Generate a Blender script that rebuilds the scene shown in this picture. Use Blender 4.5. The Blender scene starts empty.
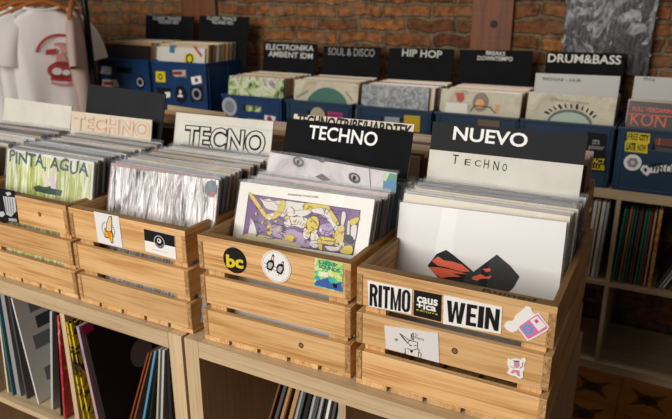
import bpy, bmesh, math, random
from mathutils import Matrix, Vector
random.seed(7)
C = bpy.context.scene.collection
R = math.radians
# ---------------------------------------------------------------- camera
FPX, PITCH, ROLL, YAW = 646.36, 0.31640, -0.00202, 0.50060
CAM = Vector((0.87316, -0.91662, 0.68643))           # z = 0 is the top of the shelf units, 0.77 m above the floor
FLOOR = -0.77
_fw = Vector((-math.sin(YAW)*math.cos(PITCH), math.cos(YAW)*math.cos(PITCH), -math.sin(PITCH)))
_r0 = Vector((math.cos(YAW), math.sin(YAW), 0)); _u0 = _r0.cross(_fw)
_r = math.cos(ROLL)*_r0 + math.sin(ROLL)*_u0; _u = -math.sin(ROLL)*_r0 + math.cos(ROLL)*_u0
def ray(x, y): return _fw + _r*((x-336)/FPX) - _u*((y-209.5)/FPX)
def aty(x, y, Y):
    d = ray(x, y); return CAM + d*((Y-CAM.y)/d.y)
def atz(x, y, Z):
    d = ray(x, y); return CAM + d*((Z-CAM.z)/d.z)
def atx(x, y, X):
    d = ray(x, y); return CAM + d*((X-CAM.x)/d.x)
cam = bpy.data.cameras.new('camera'); camo = bpy.data.objects.new('camera', cam); C.objects.link(camo)
camo.matrix_world = Matrix(((_r.x, _u.x, -_fw.x, CAM.x), (_r.y, _u.y, -_fw.y, CAM.y), (_r.z, _u.z, -_fw.z, CAM.z), (0, 0, 0, 1)))
cam.sensor_width = 36; cam.lens = FPX/672*36; cam.clip_start = .02
cam.dof.use_dof = True; cam.dof.focus_distance = 1.2; cam.dof.aperture_fstop = 5.6
bpy.context.scene.camera = camo
# ---------------------------------------------------------------- materials
def lin(h):
    h = h.lstrip('#'); v = [int(h[i:i+2], 16)/255 for i in (0, 2, 4)]
    return tuple(c/12.92 if c <= .04045 else ((c+.055)/1.055)**2.4 for c in v) + (1,)
class NT:
    def __init__(s, name):
        s.m = bpy.data.materials.new(name); s.m.use_nodes = True; s.t = s.m.node_tree; s.b = s.t.nodes['Principled BSDF']
    def n(s, typ, **kw):
        o = s.t.nodes.new(typ)
        for k, v in kw.items():
            if k.startswith('i_'):
                o.inputs[k[2:].replace('_', ' ')].default_value = v
            else: setattr(o, k, v)
        return o
    def l(s, a, b): s.t.links.new(a, b)
    def ramp(s, fac, stops):
        r = s.n('ShaderNodeValToRGB'); e = r.color_ramp.elements
        while len(e) < len(stops): e.new(.5)
        for k, (p, c) in enumerate(stops): e[k].position = p; e[k].color = lin(c) if isinstance(c, str) else c
        s.l(fac, r.inputs[0]); return r.outputs[0]
    def mapping(s, scale, rnd=False, coord='Object'):
        tc = s.n('ShaderNodeTexCoord'); mp = s.n('ShaderNodeMapping'); mp.inputs['Scale'].default_value = scale
        s.l(tc.outputs[coord], mp.inputs['Vector'])
        if rnd:
            oi = s.n('ShaderNodeObjectInfo'); ml = s.n('ShaderNodeMath', operation='MULTIPLY'); ml.inputs[1].default_value = 37.
            s.l(oi.outputs['Random'], ml.inputs[0]); cb = s.n('ShaderNodeCombineXYZ')
            for k in range(3): s.l(ml.outputs[0], cb.inputs[k])
            s.l(cb.outputs[0], mp.inputs['Location'])
        return mp.outputs[0]
    def noise(s, vec, scale=1., detail=4., rough=.55, dist=0.):
        o = s.n('ShaderNodeTexNoise'); o.inputs['Scale'].default_value = scale; o.inputs['Detail'].default_value = detail
        o.inputs['Roughness'].default_value = rough; o.inputs['Distortion'].default_value = dist
        if vec is not None: s.l(vec, o.inputs['Vector'])
        return o.outputs[0]
    def bump(s, h, strength=.3, dist=.002):
        b = s.n('ShaderNodeBump'); b.inputs['Strength'].default_value = strength; b.inputs['Distance'].default_value = dist
        s.l(h, b.inputs['Height']); s.l(b.outputs[0], s.b.inputs['Normal'])
    def set(s, **kw):
        for k, v in kw.items(): s.b.inputs[k.replace('_', ' ')].default_value = v
        return s
_flat = {}
def flat(col, rough=.55, metal=0., coat=0.):
    k = (col, rough, metal, coat)
    if k not in _flat:
        t = NT('paint_' + col.strip('#')); t.set(Base_Color=lin(col), Roughness=rough, Metallic=metal, Coat_Weight=coat); t.b.inputs['Coat Roughness'].default_value = .15
        _flat[k] = t.m
    return _flat[k]
def wood(name, stops, fine=.25, rough=.5, rnd=True, sc=(2.2, 30, 30)):
    t = NT(name)
    v = t.mapping(sc, rnd); n1 = t.noise(v, 1., 5., .55, .9)
    v2 = t.mapping((6, 240, 240), rnd); n2 = t.noise(v2, 1., 3., .6)
    mx = t.n('ShaderNodeMix', data_type='FLOAT'); mx.inputs[0].default_value = fine
    t.l(n1, mx.inputs[2]); t.l(n2, mx.inputs[3])
    col = t.ramp(mx.outputs[0], stops)
    if rnd:
        oi = t.n('ShaderNodeObjectInfo'); mr = t.n('ShaderNodeMapRange'); mr.inputs[3].default_value = .8; mr.inputs[4].default_value = 1.12
        t.l(oi.outputs['Random'], mr.inputs[0]); hs = t.n('ShaderNodeHueSaturation'); t.l(mr.outputs[0], hs.inputs['Value']); t.l(col, hs.inputs['Color']); col = hs.outputs[0]
    t.l(col, t.b.inputs['Base Color']); t.set(Roughness=rough); t.bump(mx.outputs[0], .25, .001)
    return t.m
PINE = wood('pine_slat', [(.3, '#8f6232'), (.41, '#bd8b50'), (.53, '#d6aa72'), (.72, '#e3c090')], .5, .5)
PINE_CAP = wood('worn_pine_rail', [(.32, '#503518'), (.46, '#83602f'), (.6, '#9a7444'), (.75, '#ad8a58')], .35, .65, sc=(5, 30, 30))
ENDG = wood('pine_end_grain', [(.4, '#8a6236'), (.47, '#b98e5a'), (.53, '#97703f'), (.6, '#c39c69')], .1, .8, sc=(110, 60, 110))
OAK = wood('pale_oak_veneer', [(.3, '#a38a69'), (.5, '#c2a984'), (.72, '#d1bb98')], .5, .5, sc=(2, 55, 55))
POSTW = wood('old_timber', [(.3, '#4f2812'), (.5, '#6f3c1c'), (.75, '#854c26')], .3, .6, sc=(30, 30, 2))
HANGW = flat('#a8662c', .4)
def card_mat(name, a, b, rough=.5):
    t = NT(name); n = t.noise(t.mapping((14, 14, 14), True), 1, 5); t.l(t.ramp(n, [(.3, a), (.7, b)]), t.b.inputs['Base Color']); t.set(Roughness=rough); return t.m
BLACKC = card_mat('black_card', '#131316', '#1a1a1e', .65); BLACKC.node_tree.nodes['Principled BSDF'].inputs['Specular IOR Level'].default_value = .25
BLACKB = card_mat('matt_black_card', '#0b0b0d', '#121214', .75); BLACKB.node_tree.nodes['Principled BSDF'].inputs['Specular IOR Level'].default_value = .12
WHITEC = card_mat('white_card', '#c9c4b6', '#d6d1c5', .5)
BEIGEC = card_mat('beige_card', '#c9b9a2', '#d9cbb6', .55)
def plastic():
    t = NT('clear_plastic'); t.set(Base_Color=lin('#9fa1a4'), Roughness=.14); t.b.inputs['Specular IOR Level'].default_value = .7
    n = t.noise(t.mapping((18, 18, 7), True), 1, 3, .5, 1.2); t.bump(n, .6, .004)
    tr = t.n('ShaderNodeBsdfTransparent'); mx = t.n('ShaderNodeMixShader')
    lw = t.n('ShaderNodeLayerWeight'); lw.inputs[0].default_value = .35
    mr = t.n('ShaderNodeMapRange'); mr.inputs[3].default_value = .06; mr.inputs[4].default_value = .42
    t.l(lw.outputs['Facing'], mr.inputs[0]); t.l(mr.outputs[0], mx.inputs[0])
    t.l(tr.outputs[0], mx.inputs[1]); t.l(t.b.outputs[0], mx.inputs[2]); t.l(mx.outputs[0], t.t.nodes['Material Output'].inputs[0]); return t.m
PLAST = plastic()
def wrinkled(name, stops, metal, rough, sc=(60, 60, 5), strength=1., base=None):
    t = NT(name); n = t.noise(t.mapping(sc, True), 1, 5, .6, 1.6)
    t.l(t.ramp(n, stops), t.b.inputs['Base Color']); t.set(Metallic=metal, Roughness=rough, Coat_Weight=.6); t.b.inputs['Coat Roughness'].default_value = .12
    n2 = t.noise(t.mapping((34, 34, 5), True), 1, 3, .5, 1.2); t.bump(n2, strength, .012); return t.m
SILVER = wrinkled('crinkled_silver_sleeve', [(.3, '#242326'), (.4, '#85807f'), (.47, '#cbc5c2'), (.56, '#e9e6e4'), (.63, '#9a9091'), (.72, '#c9b7b3')], .1, .25, sc=(46, 46, 7))  # wrinkle reflections painted into the colour as streaks, mixed with the cover's dark print
GREENART = wrinkled('green_print_painted_glare', [(.34, '#8f9d45'), (.47, '#b3bd6a'), (.55, '#d9dbb0'), (.62, '#f0efe2'), (.75, '#a9b45c')], 0, .4, (75, 75, 7), .6)  # white streaks: shine on the plastic's wrinkles, painted into the green print
def blotch(name, stops, sc=(22, 22, 22), rough=.5, dist=1.5):
    t = NT(name); n = t.noise(t.mapping(sc), 1, 4, .6, dist); t.l(t.ramp(n, stops), t.b.inputs['Base Color']); t.set(Roughness=rough); return t.m
COLLAGE = blotch('green_collage_print', [(.36, '#1d2a20'), (.43, '#7f9a52'), (.5, '#c3cf9a'), (.56, '#d8cfc4'), (.63, '#75706c'), (.7, '#e2ddd0')], (14, 14, 9))
GREYTEX = blotch('grey_cover_print', [(.35, '#5d6166'), (.5, '#8b9094'), (.65, '#b5b5b4')], (40, 40, 40))
CREAMTEX = blotch('cream_cover_print', [(.35, '#a99c80'), (.5, '#c0b599'), (.65, '#cfc5ae')], (10, 10, 10))
GREYFACE = blotch('pale_portrait_print', [(.35, '#a89da0'), (.5, '#c9bfbf'), (.65, '#d9d3d2')], (9, 9, 9))
POSTER = blotch('silver_poster_print', [(.34, '#0e0e11'), (.45, '#262225'), (.5, '#6b6266'), (.55, '#2b2629'), (.62, '#857c80'), (.7, '#1c1a1d')], (70, 60, 16), .3, .25)
HOLO = blotch('holographic_print', [(.3, '#2a62b8'), (.42, '#35b5a5'), (.5, '#86d36a'), (.58, '#e8dc7a'), (.66, '#d7e6ee'), (.78, '#3a6fc0')], (70, 70, 70), .3)
def cotton(name, a, b):
    t = NT(name); n = t.noise(t.mapping((7, 7, 3), True), 1, 4); t.l(t.ramp(n, [(.3, a), (.7, b)]), t.b.inputs['Base Color']); t.set(Roughness=.9); t.bump(n, .3, .01); return t.m
TWHITE = cotton('white_cotton', '#d9d4d0', '#e8e4e1'); TPINK = cotton('pinkish_cotton', '#a08a80', '#b8a398')
BLUEP = (lambda t: (t.l(t.ramp(t.noise(t.mapping((6, 6, 6), True), 1, 4), [(.3, '#0c2f59'), (.7, '#123d6c')]), t.b.inputs['Base Color']), t.set(Roughness=.38), t.m)[-1])(NT('blue_plastic'))
NAVYP = (lambda t: (t.l(t.ramp(t.noise(t.mapping((6, 6, 6), True), 1, 4), [(.3, '#0d2c44'), (.7, '#143a56')]), t.b.inputs['Base Color']), t.set(Roughness=.4), t.m)[-1])(NT('navy_plastic'))
BLACKM = flat('#15151a', .35, .6); CHROME = flat('#b9bcc0', .25, 1.)
# the wall and the floor
def brick_mat():
    t = NT('old_brick'); tc = t.n('ShaderNodeTexCoord'); sp = t.n('ShaderNodeSeparateXYZ'); t.l(tc.outputs['Object'], sp.inputs[0])
    cb = t.n('ShaderNodeCombineXYZ'); t.l(sp.outputs[0], cb.inputs[0]); t.l(sp.outputs[2], cb.inputs[1])
    nz = t.n('ShaderNodeTexNoise'); nz.inputs['Scale'].default_value = 5; nz.inputs['Detail'].default_value = 6; nz.inputs['Roughness'].default_value = .6; t.l(tc.outputs['Object'], nz.inputs['Vector'])
    sb = t.n('ShaderNodeVectorMath', operation='SUBTRACT'); sb.inputs[1].default_value = (.5, .5, .5); t.l(nz.outputs['Color'], sb.inputs[0])
    ml = t.n('ShaderNodeVectorMath', operation='SCALE'); ml.inputs['Scale'].default_value = .085; t.l(sb.outputs[0], ml.inputs[0])
    ad = t.n('ShaderNodeVectorMath', operation='ADD'); t.l(cb.outputs[0], ad.inputs[0]); t.l(ml.outputs[0], ad.inputs[1])
    br = t.n('ShaderNodeTexBrick'); br.offset = .5; br.inputs['Scale'].default_value = 1.
    br.inputs['Brick Width'].default_value = .25; br.inputs['Row Height'].default_value = .066; br.inputs['Mortar Size'].default_value = .011; br.inputs['Mortar Smooth'].default_value = .35; br.inputs['Bias'].default_value = -.1
    br.inputs['Color1'].default_value = lin('#6b3a1d'); br.inputs['Color2'].default_value = lin('#b3733d'); br.inputs['Mortar'].default_value = lin('#7d674a')
    t.l(ad.outputs[0], br.inputs['Vector'])
    n2 = t.noise(tc.outputs['Object'], 26, 6, .65); n3 = t.noise(tc.outputs['Object'], 5, 4, .6)
    hs = t.n('ShaderNodeHueSaturation'); mr = t.n('ShaderNodeMapRange'); mr.inputs[1].default_value = .3; mr.inputs[2].default_value = .7; mr.inputs[3].default_value = .22; mr.inputs[4].default_value = 1.25
    t.l(n2, mr.inputs[0]); t.l(mr.outputs[0], hs.inputs['Value']); t.l(br.outputs['Color'], hs.inputs['Color'])
    mx = t.n('ShaderNodeMix', data_type='RGBA'); mx.inputs[7].default_value = lin('#8a7458'); t.l(t.ramp(n3, [(.5, '#000000'), (.68, '#b0b0b0')]), mx.inputs[0]); t.l(hs.outputs[0], mx.inputs[6])
    t.l(mx.outputs[2], t.b.inputs['Base Color']); t.set(Roughness=.9)
    h = t.n('ShaderNodeMath', operation='MULTIPLY_ADD'); h.inputs[1].default_value = -1.3; t.l(br.outputs['Fac'], h.inputs[0]); t.l(n2, h.inputs[2])
    t.bump(h.outputs[0], 1., .02); return t.m
def tile_mat():
    t = NT('patterned_cement_tile'); tc = t.n('ShaderNodeTexCoord'); sp = t.n('ShaderNodeSeparateXYZ'); t.l(tc.outputs['Object'], sp.inputs[0])
    def M(op, a, b=None):
        o = t.n('ShaderNodeMath', operation=op)
        for k, v in enumerate((a, b)):
            if v is None: continue
            if isinstance(v, (int, float)): o.inputs[k].default_value = v
            else: t.l(v, o.inputs[k])
        return o.outputs[0]
    f = [M('ABSOLUTE', M('SUBTRACT', M('FRACT', M('DIVIDE', sp.outputs[k], .2)), .5)) for k in (0, 1)]
    s, d = M('ADD', f[0], f[1]), M('ABSOLUTE', M('SUBTRACT', f[0], f[1]))
    star = M('LESS_THAN', M('ADD', d, M('MULTIPLY', s, .25)), .17); dia = M('LESS_THAN', s, .2)
    line = M('GREATER_THAN', M('MAXIMUM', f[0], f[1]), .492)
    n = t.noise(tc.outputs['Object'], 9, 4)
    c0 = t.ramp(n, [(.3, '#74400f'), (.7, '#935819')])
    m1 = t.n('ShaderNodeMix', data_type='RGBA'); t.l(star, m1.inputs[0]); t.l(c0, m1.inputs[6]); m1.inputs[7].default_value = lin('#4a2312')
    m2 = t.n('ShaderNodeMix', data_type='RGBA'); t.l(dia, m2.inputs[0]); t.l(m1.outputs[2], m2.inputs[6]); m2.inputs[7].default_value = lin('#20140e')
    m3 = t.n('ShaderNodeMix', data_type='RGBA'); t.l(line, m3.inputs[0]); t.l(m2.outputs[2], m3.inputs[6]); m3.inputs[7].default_value = lin('#33251a')
    t.l(m3.outputs[2], t.b.inputs['Base Color']); t.set(Roughness=.45); return t.m
# ---------------------------------------------------------------- mesh helpers
SUB = {}
def tag(o, label=None, cat=None, group=None, kind=None):
    for k, v in (('label', label), ('category', cat), ('group', group), ('kind', kind)):
        if v: o[k] = v
    return o
def link(name, me, mats, parent=None, loc=None, rot=None):
    o = bpy.data.objects.new(name, me); C.objects.link(o)
    for m in (mats if isinstance(mats, (list, tuple)) else [mats]):
        if m and me and m.name not in me.materials: me.materials.append(m)
    if parent: o.parent = parent
    if loc: o.location = loc
    if rot: o.rotation_euler = rot
    return o
def empty(name, loc=(0, 0, 0), rot=(0, 0, 0)):
    o = bpy.data.objects.new(name, None); C.objects.link(o); o.location = loc; o.rotation_euler = rot; o.empty_display_size = .05; return o
class MB:
    def __init__(s): s.v, s.f, s.mi, s.sm = [], [], [], []
    def add(s, vs, fs, mi=0, smooth=False, mat=None):
        b = len(s.v); s.v += [tuple(mat @ Vector(v)) if mat else tuple(v) for v in vs]
        for f in fs: s.f.append([b+i for i in f]); s.mi.append(mi); s.sm.append(smooth)
        return s
    def box(s, x0, x1, y0, y1, z0, z1, mi=0, bev=0., mat=None):
        bm = bmesh.new(); bmesh.ops.create_cube(bm, size=1)
        for v in bm.verts: v.co = Vector(((x0+x1)/2+v.co.x*(x1-x0), (y0+y1)/2+v.co.y*(y1-y0), (z0+z1)/2+v.co.z*(z1-z0)))
        if bev: bmesh.ops.bevel(bm, geom=bm.edges[:], offset=bev, segments=2, affect='EDGES', profile=.6)
        bm.verts.index_update(); s.add([v.co.copy() for v in bm.verts], [[v.index for v in f.verts] for f in bm.faces], mi, False, mat); bm.free(); return s
    def tube(s, pts, rad, seg=10, mi=0, squash=None):
        pts = [Vector(p) for p in pts]; rad = rad if isinstance(rad, (list, tuple)) else [rad]*len(pts); vs = []
        for i, p in enumerate(pts):
            t = (pts[min(i+1, len(pts)-1)]-pts[max(i-1, 0)]).normalized(); a = Vector((0, 0, 1)) if abs(t.z) < .9 else Vector((1, 0, 0))
            u = t.cross(a).normalized(); w = t.cross(u)
            for k in range(seg):
                q = 2*math.pi*k/seg; vs.append(p+u*rad[i]*math.cos(q)+w*rad[i]*math.sin(q)*(squash or 1))
        fs = [[i*seg+k, i*seg+(k+1) % seg, (i+1)*seg+(k+1) % seg, (i+1)*seg+k] for i in range(len(pts)-1) for k in range(seg)]
        s.add(vs, fs, mi, True); n = len(pts)
        s.add(vs[:seg], [list(range(seg))[::-1]], mi); s.add(vs[(n-1)*seg:], [list(range(seg))], mi); return s
    def mesh(s, name):
        me = bpy.data.meshes.new(name); me.from_pydata(s.v, [], s.f)
        me.polygons.foreach_set('material_index', s.mi); me.polygons.foreach_set('use_smooth', s.sm); me.update(); return me
    def build(s, name, mats, parent=None, loc=None, rot=None):
        me = s.mesh(name)
        for m in (mats if isinstance(mats, (list, tuple)) else [mats]): me.materials.append(m)
        o = bpy.data.objects.new(name, me); C.objects.link(o)
        if parent: o.parent = parent
        if loc: o.location = loc
        if rot: o.rotation_euler = rot
        return o
def plank(name, x0, x1, y0, y1, z0, z1, mat, parent, bev=.0012, axis=None, extra=None):
    """one board, with its own origin and its grain along local X"""
    d = (x1-x0, y1-y0, z1-z0); c = ((x0+x1)/2, (y0+y1)/2, (z0+z1)/2)
    ax = axis if axis is not None else max(range(3), key=lambda k: d[k])
    mb = MB()
    if ax == 0: mb.box(-d[0]/2, d[0]/2, -d[1]/2, d[1]/2, -d[2]/2, d[2]/2, 0, bev); rot = (0, 0, 0)
    elif ax == 1: mb.box(-d[1]/2, d[1]/2, -d[0]/2, d[0]/2, -d[2]/2, d[2]/2, 0, bev); rot = (0, 0, math.pi/2)
    else: mb.box(-d[2]/2, d[2]/2, -d[1]/2, d[1]/2, -d[0]/2, d[0]/2, 0, bev); rot = (0, math.pi/2, 0)
    if extra: extra(mb)
    return mb.build(name, mat, parent, c, rot)
_tx = {}
def text2d(s, bold=.0, space=1.):
    k = (s, bold, space)
    if k not in _tx:
        cu = bpy.data.curves.new('t', 'FONT'); cu.body = s; cu.offset = bold; cu.space_character = space; cu.resolution_u = 3
        o = bpy.data.objects.new('t', cu); C.objects.link(o); bpy.context.view_layer.update()
        me = bpy.data.meshes.new_from_object(o.evaluated_get(bpy.context.evaluated_depsgraph_get()))
        vs = [(v.co.x, v.co.y) for v in me.vertices]; fs = [list(p.vertices) for p in me.polygons]
        bpy.data.objects.remove(o); bpy.data.curves.remove(cu); bpy.data.meshes.remove(me)
        x0, x1 = min(v[0] for v in vs), max(v[0] for v in vs); y0, y1 = min(v[1] for v in vs), max(v[1] for v in vs)
        _tx[k] = ([((x-x0)/(x1-x0), (y-y0)/(y1-y0)) for x, y in vs], fs)
    return _tx[k]
def _arc(cx, cy, rx, ry, a0, a1, n=9): return [(cx+rx*math.cos(R(a0+(a1-a0)*i/(n-1))), cy+ry*math.sin(R(a0+(a1-a0)*i/(n-1)))) for i in range(n)]
def _go():
    o = _arc(.5, .76, .5, .24, 0, 180)+_arc(.5, .24, .5, .24, 180, 360); i = _arc(.5, .76, .14, .11, 0, 180)+_arc(.5, .24, .14, .11, 180, 360); n = len(o)
    return [[o[k], o[(k+1) % n], i[(k+1) % n], i[k]] for k in range(n)]
def _gr():
    o = _arc(.5, .72, .5, .28, 90, -90); i = _arc(.48, .72, .15, .13, 90, -90); n = len(o)
    return [[(0, 0), (.36, 0), (.36, 1), (0, 1)], [(.36, .85), (.48, .85), (.5, 1), (.36, 1)], [(.36, .44), (.5, .44), (.48, .59), (.36, .59)], [(.45, .5), (.62, 0), (1, 0), (.8, .5)]] + [[o[k], o[k+1], i[k+1], i[k]] for k in range(n-1)]
HEAVY = {'I': (.42, [[(0, 0), (1, 0), (1, 1), (0, 1)]]), 'T': (.85, [[(0, .84), (1, .84), (1, 1), (0, 1)], [(.3, 0), (.7, 0), (.7, .84), (.3, .84)]]),
 'M': (1.25, [[(0, 0), (.26, 0), (.26, 1), (0, 1)], [(.74, 0), (1, 0), (1, 1), (.74, 1)], [(.26, 1), (.26, .62), (.42, 0), (.5, 0), (.5, .3)], [(.74, 1), (.5, .3), (.5, 0), (.58, 0), (.74, .62)]]),
 'W': (1.45, [[(0, 1), (.25, 1), (.33, .35), (.33, 0), (.16, 0)], [(.33, 0), (.33, .35), (.42, 1), (.5, 1), (.5, .65), (.4, 0)], [(1, 1), (.75, 1), (.67, .35), (.67, 0), (.84, 0)], [(.67, 0), (.67, .35), (.58, 1), (.5, 1), (.5, .65), (.6, 0)]]),
 'E': (.8, [[(0, 0), (.42, 0), (.42, 1), (0, 1)], [(.42, 0), (1, 0), (1, .17), (.42, .17)], [(.42, .42), (.9, .42), (.9, .58), (.42, .58)], [(.42, .83), (1, .83), (1, 1), (.42, 1)]]),
 'N': (1.05, [[(0, 0), (.31, 0), (.31, 1), (0, 1)], [(.69, 0), (1, 0), (1, 1), (.69, 1)], [(.31, 1), (.31, .55), (.69, 0), (.69, .45)]]), 'O': (1., _go()), 'R': (1., _gr())}
class Sheet:
    """flat marks laid on the front (-y) face of a parent frame; u = local x, v = local z"""
    def __init__(s, frame, d0=.0002, step=.00015):
        s.fr, s.d0, s.st, s.mb, s.mats = frame, d0, step, MB(), []
    def mi(s, m):
        if m not in s.mats: s.mats.append(m)
        return s.mats.index(m)
    def uv(s, x, y):                       # where the sight line through a pixel meets this plane
        o = s.fr.to_translation(); n = (s.fr.to_3x3() @ Vector((0, -1, 0))); d = ray(x, y)
        p = CAM + d*((o-CAM).dot(n)/d.dot(n)); q = s.fr.inverted() @ p; return (q.x, q.z)
    def px(s, pts): return [s.uv(*p) for p in pts]
    def poly(s, pts, m, layer=1, thick=False):
        y = -(s.d0+s.st*layer); a = sum(pts[i][0]*pts[(i+1) % len(pts)][1]-pts[(i+1) % len(pts)][0]*pts[i][1] for i in range(len(pts)))
        if a < 0: pts = pts[::-1]
        n = len(pts); vs = [(u, y, v) for u, v in pts]; fs = [list(range(n))]
        if thick:
            vs += [(u, 0, v) for u, v in pts]; fs += [[(i+1) % n, i, n+i, n+(i+1) % n] for i in range(n)]
        s.mb.add(vs, fs, s.mi(m)); return s
    def ppoly(s, pts, m, layer=1, thick=False): return s.poly(s.px(pts), m, layer, thick)
    def ell(s, c, rx, ry, m, layer=1, n=28, thick=False, a0=0, a1=360, rot=0):
        pts = []
        for i in range(n):
            q = R(a0+(a1-a0)*i/(n-1 if a1-a0 < 360 else n)); x, y = rx*math.cos(q), ry*math.sin(q)
            pts.append((c[0]+x*math.cos(rot)-y*math.sin(rot), c[1]+x*math.sin(rot)+y*math.cos(rot)))
        return s.poly(pts, m, layer, thick)
    def ring(s, c, r, w, m, layer=1, n=28, a0=0, a1=360, ry=None):
        y = -(s.d0+s.st*layer); k = (ry or r)/r; vs = []
        for i in range(n+1):
            q = R(a0+(a1-a0)*i/n); vs += [(c[0]+(r-w)*math.cos(q), y, c[1]+(r-w)*k*math.sin(q)), (c[0]+r*math.cos(q), y, c[1]+r*k*math.sin(q))]
        s.mb.add(vs, [[2*i, 2*i+1, 2*i+3, 2*i+2][::-1] for i in range(n)], s.mi(m)); return s
    def stroke(s, pts, w, m, layer=2):
        for (a, b) in zip(pts, pts[1:]):
            d = Vector((b[0]-a[0], b[1]-a[1])); L = d.length
            if L < 1e-6: continue
            n = Vector((-d.y, d.x))/L*w/2; e = d/L*w/2
            s.poly([(a[0]-e.x+n.x, a[1]-e.y+n.y), (a[0]-e.x-n.x, a[1]-e.y-n.y), (b[0]+e.x-n.x, b[1]+e.y-n.y), (b[0]+e.x+n.x, b[1]+e.y+n.y)], m, layer)
        return s
    def pstroke(s, pts, w, m, layer=2): return s.stroke(s.px(pts), w, m, layer)
    def text(s, t, bl, tr, m, layer=2, bold=.0, space=1., br=None, mess=0.):
        """text fitted to the box with bottom-left bl, top-right tr (br: bottom-right, for a slanted baseline)"""
        vs, fs = text2d(t, bold, space); y = -(s.d0+s.st*layer)
        w = tr[0]-bl[0]; dv = (br[1]-bl[1]) if br else 0; h = tr[1]-bl[1]-dv
        s.mb.add([(bl[0]+a*w, y, bl[1]+a*dv+b*h+(mess*math.sin(a*37) if mess else 0)) for a, b in vs], fs, s.mi(m)); return s
    def heavy(s, t, bl, tr, br, m, layer=2, gap=.1):
        bl, tr, br = s.uv(*bl), s.uv(*tr), s.uv(*br); w = tr[0]-bl[0]; dv = br[1]-bl[1]; h = tr[1]-br[1]; tot = sum(HEAVY[c][0] for c in t)+gap*(len(t)-1); x = 0
        for c in t:
            k, ps = HEAVY[c]
            for p in ps: s.poly([(bl[0]+(x+a*k)/tot*w, bl[1]+(x+a*k)/tot*dv+b*h) for a, b in p], m, layer)
            x += k+gap
        return s
    def ptext(s, t, bl, tr, m, layer=2, **k): 
        if 'br' in k: k['br'] = s.uv(*k['br'])
        return s.text(t, s.uv(*bl), s.uv(*tr), m, layer, **k)
    def build(s, name, parent, label=None):
        o = s.mb.build(name, s.mats, parent); sub = SUB.get(parent.name)
        if isinstance(sub, list):                      # a pine crate: the mark sits on the slat behind it
            z = sum(v[2] for v in s.mb.v)/len(s.mb.v); sub = min(sub, key=lambda q: abs(q.location.z-z))
        if sub: o.parent = sub; o.matrix_parent_inverse = sub.matrix_basis.inverted()
        return tag(o, label)
flat('#0c0c0e', .6).node_tree.nodes['Principled BSDF'].inputs['Specular IOR Level'].default_value = .25
BLK, WHT, YEL, RED = flat('#0c0c0e', .6), flat('#e9e7e2', .45), flat('#d8c21c', .45), flat('#b3261c', .5)
# ---------------------------------------------------------------- the setting
def struct(o): o['kind'] = 'structure'; return o
struct(MB().box(-5, 3.2, 2.07, 2.3, FLOOR, 2.2).build('wall_back', brick_mat()))
struct(MB().box(-5, 3.2, -4.5, 2.07, FLOOR-.05, FLOOR).build('floor', tile_mat()))
def post(n, xa, xb, knot=None):
    a, b = aty(xa[0], xa[1], 2.05), aty(xb[0], xb[1], 2.05); mb = MB().box(a.x, b.x, 2.045, 2.12, FLOOR, 2.2, 0, .004)
    if knot:
        k = aty(knot[0], knot[1], 2.045); mb.tube([(k.x, 2.046, k.z), (k.x, 2.0425, k.z)], .017, 14, 1)
    return struct(mb.build('trim_%d' % n, [POSTW, flat('#2a150b', .7)]))
post(1, (471, 30), (512, 30), (494, 24)); post(2, (182, 15), (216, 15))
# ---------------------------------------------------------------- cube shelving
def shelf_unit(x0, cols, y0, label, depth=.39, group=None, cut=0.):
    W = cols*.335+(cols-1)*.016+.076-cut; t = empty('cube_shelf', (x0, y0, FLOOR)); tag(t, label, 'shelf', group); H = -FLOOR
    plank('top_board', .038, W-.038, 0, depth, H-.038, H, OAK, t); plank('base_board', .038, W-.038, 0, depth, 0, .038, OAK, t)
    plank('side_panel', 0, .0375, 0, depth, 0, H, OAK, t, axis=2); plank('side_panel', W-.0375, W, 0, depth, 0, H, OAK, t, axis=2)
    zc = .038+.335
    plank('middle_shelf', .038, W-.038, .001, depth, zc+.003, zc+.019, OAK, t)
    for c in range(1, cols):
        x = .038+c*.351-.016
        plank('divider', x, x+.016, .001, depth, .038, zc+.003, OAK, t, axis=2); plank('divider', x, x+.016, .001, depth, zc+.019, H-.038, OAK, t, axis=2)
    return t
shelf_unit(-1.47, 4, 0, 'long pale oak cube shelf under the left crates, holding yellow patterned records', depth=.43)
shelf_unit(.002, 2, 0, 'short pale oak cube shelf under the TECHNO and NUEVO crates', cut=.02, depth=.43)
shelf_unit(-1.47, 4, .4305, 'long pale oak cube shelf standing back to back behind the left crates', depth=.395)
shelf_unit(.002, 2, .4305, 'short pale oak cube shelf standing back to back behind the NUEVO crate', depth=.395, cut=.072)
BX = .693+.008-.038-2*.351            # left end of the rear unit
shelf_unit(BX, 4, 1.63, 'pale oak cube shelf with green records by the brick wall')
shelf_unit(BX-1.472, 4, 1.63, 'pale oak cube shelf by the brick wall under the ELECTRONIKA crate, mostly hidden')
shelf_unit(BX-1.472-.768, 2, 1.63, 'pale oak cube shelf at far left of the brick wall, beside the clothes rack')
CELL = .4015-.77+.0035-.01           # top of the middle shelf, about z = -0.375
CELL = FLOOR+.373+.019
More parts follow.
